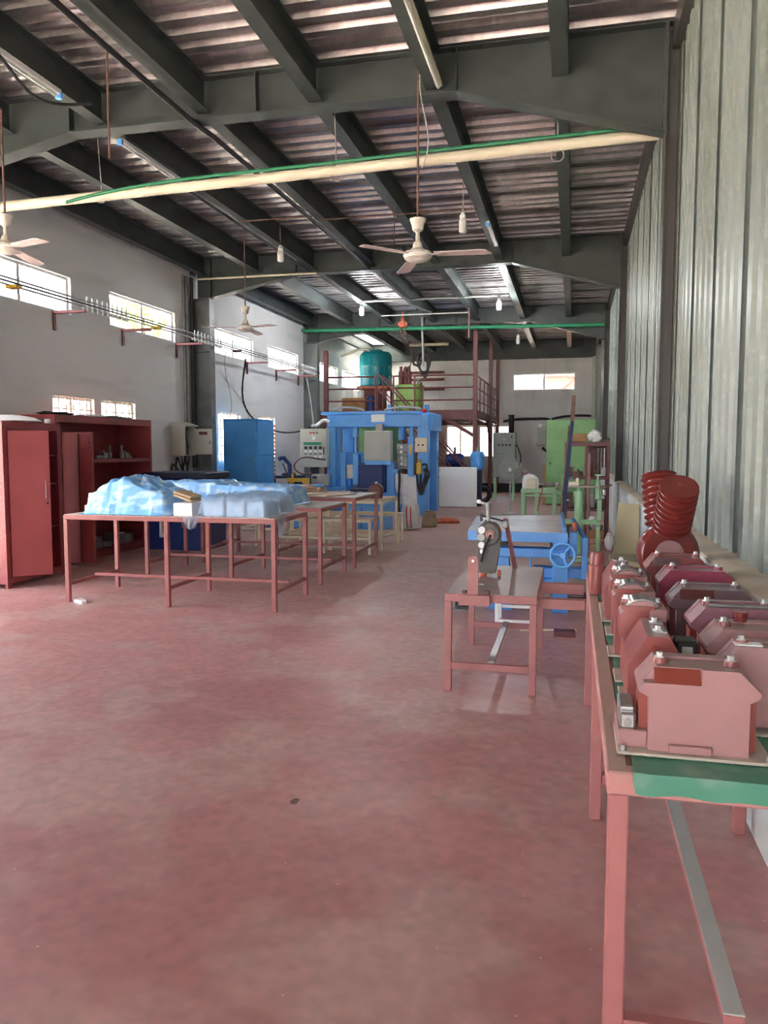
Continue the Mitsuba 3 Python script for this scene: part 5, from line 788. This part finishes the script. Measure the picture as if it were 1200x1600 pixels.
def block_ct(label, x0, x1, y0, y1, h, mat, cmat, z0=TB, ch=0.05, notch=True, boss='m_resin', group='cast resin transformers on the right bench'):
    """cast block: waisted body, chamfered head, pocket, two terminals, steel base plate"""
    k = thing('transformer', label, 'transformer', group); z = z0 + 0.008; w = x1 - x0; zt = z + h; d = y1 - y0; ws = 0.024
    part(k, 'base_plate', M().box(x0 - 0.05, x1 + 0.03, y0 - 0.025, y1 + 0.025, z0, z, 0.002), 'm_plate')
    zs, zs2 = z + h * 0.70, z + h * 0.64
    out = [(x0 + ws, z), (x1 - ws, z), (x1 - ws, zs2), (x1, zs), (x1, zt - ch), (x1 - ch, zt), (x0 + ch * 0.9, zt), (x0, zt - ch * 1.1), (x0, zs), (x0 + ws, zs2)]
    P = Polygon(out); pk = sbox(x0 - 0.01, zt - ch * 0.80, x0 + w * 0.52, zt + 0.01)
    slot = sbox(x0 + w * 0.28, z - 0.01, x0 + w * 0.62, z + 0.012); P = P.difference(slot)
    t = min(0.035, d * 0.25)
    fr = P.difference(pk) if notch else P
    if fr.geom_type != 'Polygon': fr = max(fr.geoms, key=lambda g: g.area)
    m = M().prism(fr, 'y', y0, y0 + t).prism(P, 'y', y1 - t, y1).prism(sbox(x0 + ws + 0.01, z, x1 - ws - 0.01, zt - ch * 0.9), 'y', y0 + t, y1 - t)
    head = Polygon([(x0, zs), (x1, zs), (x1, zt - ch), (x1 - ch, zt - 0.006), (x0 + ch * 0.9, zt - 0.006), (x0, zt - ch * 1.1)]); m.prism(head, 'y', y0 + t, y1 - t)
    part(k, 'body', m, mat); part(k, 'core', M().box(x0 + 0.003, x0 + ws + 0.01, y0 + t, y1 - t, z + 0.002, zs2), cmat); part(k, 'core', M().box(x1 - ws - 0.01, x1 - 0.003, y0 + t, y1 - t, z + 0.002, zs2), cmat)
    if notch: part(k, 'pocket', M().prism([(y0 + 0.002, zt - ch * 0.80), (y0 + t, zt - ch * 0.80), (y0 + t, zt - 0.008)], 'x', x0 + ch * 0.75, x0 + w * 0.52), cmat)
    for xx in (x0 + w * 0.20, x1 - w * 0.20):
        tk = part(k, 'terminal', M().lathe([(0, 0), (0.020, 0), (0.017, 0.014), (0, 0.014)], (xx, (y0 + y1) / 2, zt - 0.006)), boss, smooth=35); part(tk, 'bolt', bolt(M(), xx, (y0 + y1) / 2, zt + 0.008, 0.0095), 'm_metal')
    part(k, 'secondary_box', M().box(x0 - 0.048, x0 + ws, y0 + 0.01, y1 - 0.01, z, z + 0.045, 0.003), mat)
    s = part(k, 'secondary_terminal', M().box(x0 - 0.044, x0 - 0.004, y0 + 0.012, y0 + 0.035, z + 0.045, z + 0.088, 0.006).box(x0 - 0.044, x0 - 0.006, y0 + 0.035, y1 - 0.02, z + 0.045, z + 0.10, 0.004), 'm_metal'); part(s, 'screw', M().cyl((x0 - 0.025, y0 + 0.008, z + 0.063), (x0 - 0.025, y0 + 0.012, z + 0.063), 0.011, 14), 'm_dullmetal')
    for xx in (x0 - 0.035, x1 + 0.015): part(k, 'base_bolt', bolt(M(), xx, y0 - 0.012, z, 0.006), 'm_metal')
    return k
k = block_ct('big pink dusty block transformer at the front of the right bench', 0.172, 0.455, 2.02, 2.18, 0.212, 'm_resinpink', 'm_core')
part(k, 'secondary_box', M().box(0.245, 0.345, 2.004, 2.02, TB + 0.010, TB + 0.030, 0.002), 'm_resinpink')
def arch_ct(label, x0, x1, y0, y1, h, mat='m_resin', kind='arch'):
    k = thing('transformer', label, 'transformer', 'cast resin transformers on the right bench'); z = TB + 0.008; zt = z + h; w = x1 - x0; c = 0.035; ym = (y0 + y1) / 2
    part(k, 'base_plate', M().box(x0 - 0.012, x1 + 0.012, y0 - 0.015, y1 + 0.015, TB, z, 0.002), 'm_plate')
    if kind == 'arch':
        part(k, 'body', M().prism([(x0 + 0.012, z), (x1 - 0.012, z), (x1 - 0.012, zt - 0.10), (x1, zt - 0.09), (x1, zt - 0.045), (x1 - 0.045, zt - 0.012), (x0 + 0.02, zt - 0.012), (x0, zt - 0.03), (x0, zt - 0.10), (x0 + 0.012, zt - 0.11)], 'y', y0, y1), mat)
        part(k, 'top_plate', M().prism([(x0 + 0.005, zt - 0.014), (x1 - 0.035, zt - 0.014), (x1 - 0.04, zt), (x0 + 0.005, zt)], 'y', y0 - 0.008, y1 + 0.008), mat)
        a = np.linspace(math.radians(28), math.radians(152), 12); R = w * 0.40; xc, zc = x0 + w * 0.47, zt - R * math.sin(math.radians(28)) + 0.0
        part(k, 'rating_plate', M().prism([(xc + R * math.cos(t), zc + R * 0.72 * math.sin(t) + 0.008) for t in a] + [(xc + (R - 0.004) * math.cos(t), zc + (R * 0.72 - 0.004) * math.sin(t) + 0.006) for t in a[::-1]], 'y', y0 + 0.002, y1 - 0.012), 'm_polish', 'curved polished metal plate')
        part(k, 'hump', M().prism([(xc + (R - 0.005) * math.cos(t), max(zt - 0.004, zc + (R * 0.72 - 0.005) * math.sin(t) + 0.006)) for t in a], 'y', y0 + 0.0, y1 - 0.010), 'm_resinpink')
        part(k, 'end_block', M().box(x1 - 0.055, x1, y0 - 0.01, y1, zt - 0.05, zt - 0.008, 0.003), 'm_resinpink')
        for xx, zz in ((x0 + 0.022, zt), (x1 - 0.026, zt - 0.008)):
            tk = part(k, 'terminal', M().lathe([(0, 0), (0.016, 0), (0.014, 0.012), (0, 0.012)], (xx, ym, zz)), mat, smooth=35); part(tk, 'bolt', bolt(M(), xx, ym, zz + 0.012, 0.010), 'm_metal')
    else:
        part(k, 'body', M().prism([(x0 + 0.01, z), (x1, z), (x1, zt - 0.05), (x1 - 0.03, zt), (x0 + 0.05, zt), (x0, zt - 0.085), (x0, z + 0.03)], 'y', y0, y1), mat)
        part(k, 'front_recess', M().prism([(x0 + 0.025, z + 0.02), (x1 - 0.02, z + 0.02), (x1 - 0.02, zt - 0.07), (x0 + 0.065, zt - 0.022)], 'y', y0 - 0.006, y0), 'm_core')
        for i, yy in enumerate((y0 + (y1 - y0) * 0.27, y0 + (y1 - y0) * 0.72)):
            tk = part(k, 'terminal_plate', M().box(x0 + w * 0.50, x0 + w * 0.78, yy - 0.018, yy + 0.018, zt, zt + 0.005, 0.001), 'm_metal'); part(tk, 'bolt', bolt(M(), x0 + w * 0.62, yy, zt + 0.005, 0.010), 'm_metal')
    return k
arch_ct('red slope-sided transformer with two square silver terminals, just behind the big pink one', 0.165, 0.305, 2.30, 2.55, 0.225, 'm_resin', 'slope')
arch_ct('red transformer with curved polished plate, front one of three alike in the left row', 0.160, 0.305, 2.64, 2.76, 0.245)
arch_ct('red transformer with curved polished plate, middle one of three alike in the left row', 0.152, 0.300, 2.96, 3.08, 0.245)
arch_ct('red transformer with curved polished plate, rear one of three alike in the left row', 0.158, 0.303, 3.30, 3.42, 0.245)
k = arch_ct('dusty red transformer with four small label plates at the far end of the left row', 0.150, 0.285, 3.56, 3.95, 0.225, 'm_resin', 'slope')
for yy in (3.665, 3.84): part(k, 'label_plate', M().box(0.195, 0.213, yy - 0.018, yy + 0.018, TB + 0.233, TB + 0.238, 0.001), 'm_metal')
solo('round_cap', M().lathe([(0, 0), (0.040, 0), (0.045, 0.05), (0.045, 0.15), (0.038, 0.155), (0.038, 0.20), (0.030, 0.22), (0, 0.222)], (0.135, 4.25, TB), n=24), 'm_resin', 'small round red cast bushing at the left edge of the bench behind the left row', 'bushing', smooth=35)
G = None
block_ct('pink block transformer with a white name label, right of the big pink front one', 0.400, 0.690, 2.23, 2.34, 0.225, 'm_resinpink', 'm_core', notch=False)
part('transformer_006', 'name_label', M().box(0.435, 0.505, 2.245, 2.285, TB + 0.2335, TB + 0.236), 'm_white', 'white name label')
k = block_ct('pink block transformer with a round red stud, second in the right row', 0.395, 0.690, 2.44, 2.60, 0.225, 'm_resinpink', 'm_core', notch=False)
part(k, 'round_stud', M().lathe([(0, 0), (0.018, 0), (0.018, 0.012), (0.020, 0.014), (0.020, 0.03), (0, 0.031)], (0.51, 2.57, TB + 0.233), n=20), 'm_bushing', smooth=35)
block_ct('mauve block transformer with a long steel bar on top, third in the right row', 0.392, 0.695, 2.74, 2.90, 0.230, 'm_resinmauve', 'm_core', notch=False)
part('transformer_008', 'steel_bar', M().box(0.45, 0.68, 2.76, 2.775, TB + 0.238, TB + 0.248, 0.002), 'm_dullmetal')
block_ct('dark grey-brown block transformer with a recessed pocket, fourth in the right row', 0.365, 0.665, 3.08, 3.25, 0.232, 'm_resindark', 'm_maroon', boss='m_resindark')
block_ct('magenta block transformer, fifth in the right row', 0.375, 0.690, 3.56, 3.74, 0.230, 'm_resinmag', 'm_resinmag', boss='m_resinmag', notch=False)
block_ct('dark red block transformer with dusty mauve side at the far end of the right row', 0.355, 0.650, 3.95, 4.14, 0.232, 'm_resin', 'm_resindark')
solo('small_black_relay', M().box(0.30, 0.36, 2.36, 2.44, TB, TB + 0.21, 0.006), 'm_black', 'small black box with a blue-grey dial between the transformer rows', 'relay box'); part('small_black_relay', 'dial', M().box(0.315, 0.345, 2.353, 2.36, TB + 0.165, TB + 0.195, 0.002), 'm_grey')
k = thing('ring_transformer', 'round dark red ring transformer with two ribbed bushings at the far end of the bench', 'transformer'); rc = np.array((0.535, 4.70, TB + 0.172))
part(k, 'ring', M().lathe([(0.075, -0.09), (0.14, -0.09), (0.163, -0.06), (0.17, 0.0), (0.163, 0.06), (0.14, 0.09), (0.075, 0.09), (0.075, -0.09)], rc, (0, 1, 0), 48), 'm_bushing', smooth=40); part(k, 'core_plug', M().cyl(rc + [0, -0.098, 0], rc + [0, 0.08, 0], 0.078, 32), 'm_resinpink', smooth=40); part(k, 'foot', M().box(0.43, 0.64, 4.60, 4.80, TB, TB + 0.03, 0.004), 'm_bushing')
def ribbed(base, top, r, n):
    base, top = np.array(base), np.array(top); L = np.linalg.norm(top - base); ax = (top - base) / L; pr_ = [(0, 0), (r * 0.8, 0)]; s = L / n
    for i in range(n):
        z = i * s; pr_ += [(r * 0.80, z), (r * 0.98, z + s * 0.35), (r, z + s * 0.5), (r * 0.98, z + s * 0.62), (r * 0.80, z + s * 0.75)]
    return M().lathe(pr_ + [(r * 0.86, L - 0.003), (r * 0.95, L + 0.004), (0, L + 0.006)], base, ax, 40)
part(k, 'ribbed_bushing', ribbed((0.545, 4.64, TB + 0.31), (0.560, 4.46, TB + 0.555), 0.104, 8), 'm_bushing', smooth=40); part(k, 'top_stud', M().cyl((0.560, 4.460, TB + 0.557), (0.561, 4.452, TB + 0.568), 0.016), 'm_core')
part(k, 'ribbed_bushing', ribbed((0.525, 4.84, TB + 0.31), (0.500, 4.93, TB + 0.60), 0.104, 8), 'm_bushing', smooth=40)
m = M().prism([(-0.17, 0.0), (0.17, 0.0), (0.11, 0.98), (-0.13, 0.98)], 'y', -0.008, 0.008).xf(trimesh.transformations.rotation_matrix(-0.12, [1, 0, 0])).xf(rotz(math.radians(-25))).xf(trimesh.transformations.translation_matrix((0.585, 9.12, 0.004)))
solo('leaning_board', m, 'm_board', 'yellowish board with slanted edges leaning near the right wall behind the bench', 'board')
k = thing('low_platform', 'low olive grey concrete-topped stand behind the bench end', 'stand'); part(k, 'slab', M().box(0.40, 0.72, 8.2, 8.8, 0.40, 0.46, 0.006), 'm_board'); part(k, 'frame', M().box(0.42, 0.70, 8.25, 8.75, 0, 0.40, 0.01), 'm_black')
# ---------------------------------------------------------------- overhead: fans, lamps, pipes, rails
def ceiling_fan(label, x, y, zh, ztop, a0, hook=None, R=0.68):
    k = thing('ceiling_fan', label, 'ceiling fan', 'ceiling fans')
    part(k, 'down_rod', M().cyl((x, y, zh + 0.20), (x, y, ztop), 0.011, 8), 'm_rust')
    part(k, 'canopy', M().lathe([(0, 0), (0.022, 0), (0.05, 0.02), (0.06, 0.07), (0.075, 0.105), (0.078, 0.12), (0.06, 0.125), (0, 0.125)], (x, y, zh + 0.22), n=24), 'm_fan', smooth=35)
    part(k, 'motor', M().lathe([(0, -0.055), (0.05, -0.055), (0.09, -0.045), (0.128, -0.02), (0.132, 0.02), (0.125, 0.035), (0.08, 0.05), (0.05, 0.075), (0.04, 0.12), (0.022, 0.14), (0.018, 0.22), (0, 0.22)], (x, y, zh), n=32), 'm_fan', smooth=35)
    part(k, 'motor_rim', M().tube(arc((x, y, zh + 0.005), 0.133, 0, 2 * math.pi, 36, 'xy'), 0.006, 6, cap=False), 'm_white')
    for i in range(3):
        a = a0 + i * 2 * math.pi / 3; u = np.array((math.cos(a), math.sin(a), 0)); v = np.array((-math.sin(a), math.cos(a), 0)); n = 12; V = []
        for s in (0, 1):
            for q in range(n):
                t = q / (n - 1); r = 0.17 + (R - 0.17) * t; wd = (0.058 + 0.012 * t) * (1 if t < 0.93 else 0.80)
                for sg in (-1, 1): V.append(np.array((x, y, zh + 0.005 + 0.006 * s - 0.02 * t)) + u * (r + (0.02 * sg if t > 0.9 else 0)) + v * wd * sg + np.array((0, 0, -0.006 * sg)))
        F = []; o = 2 * n
        for q in range(n - 1):
            b = 2 * q; F += [[b, b + 2, b + 3], [b, b + 3, b + 1], [o + b, o + b + 3, o + b + 2], [o + b, o + b + 1, o + b + 3], [b, o + b, o + b + 2], [b, o + b + 2, b + 2], [b + 1, b + 3, o + b + 3], [b + 1, o + b + 3, o + b + 1]]
        F += [[0, 1, o + 1], [0, o + 1, o], [2 * n - 2, o + 2 * n - 2, o + 2 * n - 1], [2 * n - 2, o + 2 * n - 1, 2 * n - 1]]
        b = part(k, 'blade', trimesh.Trimesh(V, F, process=True), 'm_blade'); part(b, 'blade_iron', M().beam(np.array((x, y, zh + 0.006)) + u * 0.10, np.array((x, y, zh + 0.004)) + u * 0.24, 0.05, 0.008), 'm_fan')
    return k
f1 = ceiling_fan('cream ceiling fan hanging on a long rod in the middle of the hall', -1.455, 7.45, 3.40, 5.07, math.radians(-6))
part(f1, 'loop_wire', M().tube(spline([(-1.44, 7.45, 5.04), (-1.40, 7.45, 4.7), (-1.36, 7.45, 4.45), (-1.42, 7.45, 4.2)], 16), 0.006, 6), 'm_grey')
ceiling_fan('cream ceiling fan cut by the left edge, in front of the high window', -5.78, 7.25, 3.67, 5.07, math.radians(-22))
ceiling_fan('cream ceiling fan in front of the left wall, beyond the second rafter bay', -5.16, 12.0, 3.52, 5.07, math.radians(-28))
def lamp(label, x, y, zt, lit, zp, mat='m_lampoff'):
    k = thing('bulb_lamp', label, 'lamp', 'hanging bulb lamps'); part(k, 'cord', M().cyl((x, y, zt), (x, y, zp), 0.006, 6), 'm_grey'); part(k, 'holder', M().lathe([(0, 0), (0.03, 0), (0.045, 0.02), (0.045, 0.05), (0.03, 0.07), (0.03, 0.09), (0, 0.09)], (x, y, zt - 0.09), n=16), 'm_white')
    m = M().lathe([(0, 0), (0.045, 0.01), (0.055, 0.04), (0.055, 0.16), (0.045, 0.18), (0, 0.185)], (x, y, zt - 0.275), n=18)
    kk = key(k + '__bulb'); scene[kk] = mikit.ply(m.mesh(), 'm_lampoff', smooth=35, **({'emitter': glow([BULB, BULB, BULB * 1.02])} if lit else {}))
lamp('white bulb lamp, off, right of the middle ceiling fan', -1.52, 11.0, 4.80, False, 5.4)
lamp('white bulb lamp, off, hanging above the left ceiling fan', -4.93, 13.0, 5.05, False, 5.4)
lamp('lit bulb lamp above the left part of the press', -4.97, 18.5, 5.03, True, 5.12)
lamp('lit bulb lamp above the aisle right of the platform stair', -1.71, 18.5, 5.03, True, 5.12)
lamp('white bulb lamp, off, near the end wall window', -1.57, 23.0, 4.82, False, 5.4)
solo('pvc_pipe', M().tube([(-7.58, 8.12, 4.37), (-3.0, 8.12, 4.47), (0.74, 8.12, 4.57)], 0.055, 16), 'm_pvc', 'thick cream plastic pipe spanning the hall below the first rafter', 'pipe', smooth=40)
for i, xx in enumerate((-5.2, -2.45, -0.2)): part('pvc_pipe', 'strap', M().tube(arc((xx, 8.12, 4.42 + 0.02 * (i - 0.5)), 0.062, 0, 2 * math.pi, 18), 0.008, 6, cap=False), 'm_dullmetal'); part('pvc_pipe', 'hanger', M().cyl((xx, 8.12, 4.48), (xx, 8.06, 5.1), 0.007, 6), 'm_dullmetal')
solo('green_hose', M().tube(spline([(-5.6, 8.04, 4.36), (-4.6, 8.05, 4.48), (-3.2, 8.06, 4.53), (-1.4, 8.06, 4.575), (0.0, 8.06, 4.61), (0.7, 8.07, 4.63)], 40), 0.018), 'm_greenhose', 'green hose lying along the thick cream pipe', 'hose')
# battens and conduits under the purlins
def batten(label, x, y0, y1, z=5.035, mat='m_pvc', r=0.02): return solo('cable_trunking', M().box(x - r, x + r, y0, y1, z - r, z + r, 0.004), mat, label, 'trunking')
k = thing('tube_light', 'cream tube light batten fixed under the purlin above the middle fan', 'tube light'); part(k, 'batten', M().box(-1.33, -1.27, 6.05, 7.70, 5.02, 5.065, 0.004), 'm_pvc'); part(k, 'tube', M().cyl((-1.30, 6.1, 5.0), (-1.30, 7.65, 5.0), 0.016, 10), 'm_lampoff')
k = thing('tube_light', 'tube light batten with blue end caps at the upper left edge', 'tube light'); part(k, 'batten', M().box(-4.95, -4.89, 5.6, 7.0, 5.02, 5.065, 0.004), 'm_white'); part(k, 'tube', M().cyl((-4.92, 5.65, 5.0), (-4.92, 6.95, 5.0), 0.016, 10), 'm_lampoff'); part(k, 'end_cap', M().box(-4.95, -4.89, 6.98, 7.02, 4.98, 5.04), 'm_lightblue')
k = thing('tube_light', 'tube light batten with blue end caps just past the first rafter at left', 'tube light'); part(k, 'batten', M().box(-5.02, -4.96, 8.2, 9.6, 5.02, 5.065, 0.004), 'm_white'); part(k, 'tube', M().cyl((-4.99, 8.25, 5.0), (-4.99, 9.55, 5.0), 0.016, 10), 'm_lampoff'); part(k, 'end_cap', M().box(-5.02, -4.96, 8.16, 8.2, 4.98, 5.04), 'm_lightblue')
k = thing('tube_light', 'tube light with blue end near the second rafter at right', 'tube light'); part(k, 'batten', M().box(-1.36, -1.30, 12.4, 13.8, 5.02, 5.065, 0.004), 'm_white'); part(k, 'end_cap', M().box(-1.36, -1.30, 12.36, 12.4, 4.98, 5.04), 'm_lightblue')
solo('ceiling_conduit', M().tube([(-3.93, 3.0, 5.03), (-3.90, 7.7, 4.97), (-3.86, 8.2, 4.97), (-3.86, 14.9, 5.03)], 0.028, 8), 'm_cable', 'dark conduit running along the purlin left of the middle', 'pipe'); solo('ceiling_conduit', M().tube([(-5.06, 9.7, 5.03), (-5.06, 14.8, 5.03)], 0.02, 8), 'm_cable', 'dark conduit along the purlin above the left ceiling fan', 'pipe')
solo('ceiling_conduit', M().tube([(-3.86, 15.2, 5.03), (-3.84, 19.0, 5.03), (-3.5, 19.8, 4.98)], 0.022, 8), 'm_dullmetal', 'grey conduit under the purlin in the third bay', 'pipe')
def rod(label, p, q, r=0.012, mat='m_rust', n='tie_rod'): return solo(n, M().cyl(p, q, r, 8), mat, label, 'rod')
rod('thin rod hanging from the roof at upper left', (-3.95, 6.3, 5.05), (-3.95, 6.3, 4.10), 0.010, n='drop_rod'); rod('thin drop rod hanging left of the middle fan', (-2.55, 11.3, 5.05), (-2.55, 11.3, 4.5), 0.008, n='drop_rod'); rod('thin drop rod in front of the far rafter', (-2.58, 19.9, 5.08), (-2.58, 19.9, 4.35), 0.018, n='drop_rod')
rod('thin horizontal sag rod between purlins in the second bay, left', (-5.0, 11.4, 5.02), (-3.8, 11.4, 5.02), 0.01); rod('thin horizontal sag rod between purlins in the second bay, middle', (-3.8, 11.6, 5.02), (-1.4, 11.6, 5.02), 0.01); rod('pale horizontal pipe carrying the two lit lamps', (-5.1, 18.52, 5.09), (-1.5, 18.52, 5.09), 0.025, 'm_grey', 'lamp_pipe'); rod('thin pale pipe behind the lit lamps', (-4.9, 20.2, 5.02), (-2.6, 20.2, 5.02), 0.016, 'm_grey', 'lamp_pipe'); rod('pale pipe along the second rafter at left', (-7.5, 14.85, 4.98), (-4.9, 14.85, 4.98), 0.02, 'm_pvc', 'lamp_pipe'); rod('pale pipe near the end wall above the teal tank', (-5.3, 25.8, 4.98), (-4.0, 25.8, 4.98), 0.05, 'm_cream', 'lamp_pipe')
solo('loose_cable', M().tube(spline([(-5.2, 5.4, 5.02), (-4.8, 6.0, 4.93), (-4.95, 6.6, 4.88), (-4.7, 7.2, 5.0)], 20), 0.015), 'm_cable', 'loose dark cable below the purlin at the upper left edge', 'cable')
# crane conductor rails along the left wall on maroon brackets
for i, yy in enumerate((10.5, 12.36, 14.26, 17.7, 19.6, 21.3)):
    k = thing('rail_bracket', f'maroon L bracket on the left wall under the conductor rails, {nm[i]} from the camera', 'bracket', 'conductor rail brackets'); part(k, 'wall_plate', M().box(XL + 0.001, XL + 0.03, yy - 0.03, yy + 0.03, 3.36, 3.64, 0.003), 'm_maroon'); part(k, 'arm', M().box(XL + 0.03, -7.05, yy - 0.03, yy + 0.03, 3.60, 3.64, 0.003), 'm_red')
for i in range(3): solo('conductor_rail', M().cyl((-7.12 + 0.03 * i, 6.0, 3.70 + 0.035 * i), (-7.12 + 0.03 * i, 21.85, 3.70 + 0.035 * i), 0.011, 6), ('m_dullmetal', 'm_cable', 'm_dullmetal')[i], ('lowest', 'middle', 'topmost')[i] + ' of the three conductor rails along the left wall', 'rail')
for i, (a, b) in enumerate(((10.55, 11.75), (14.0, 15.3), (20.2, 21.5))):
    k = thing('insulator_comb', ('nearest', 'second', 'farthest')[i] + ' row of white pin insulators on the left wall rails', 'insulators', 'pin insulators on the rails'); n = 9; part(k, 'strip', M().box(-7.14, -7.10, a, b, 3.665, 3.69), 'm_dullmetal')
    for q in range(n): yy = a + (b - a) * (q + 0.5) / n; part(k, 'pin', M().lathe([(0.014, -0.06), (0.014, 0.06), (0.022, 0.07), (0.022, 0.085), (0.012, 0.10), (0.012, 0.15), (0, 0.155)], (-7.10, yy, 3.70), n=8), 'm_white')
for i, yy in enumerate((9.0, 12.6, 16.0)): solo('rail_clamp', M().box(-7.16, -7.0, yy - 0.06, yy + 0.06, 3.66, 3.70, 0.004), 'm_yellow' if i < 2 else 'm_rust', ('yellow clamp on the conductor rails at the left edge', 'yellow clamp on the conductor rails before the second high window', 'dark clamp on the conductor rails beyond the column')[i], 'clamp')
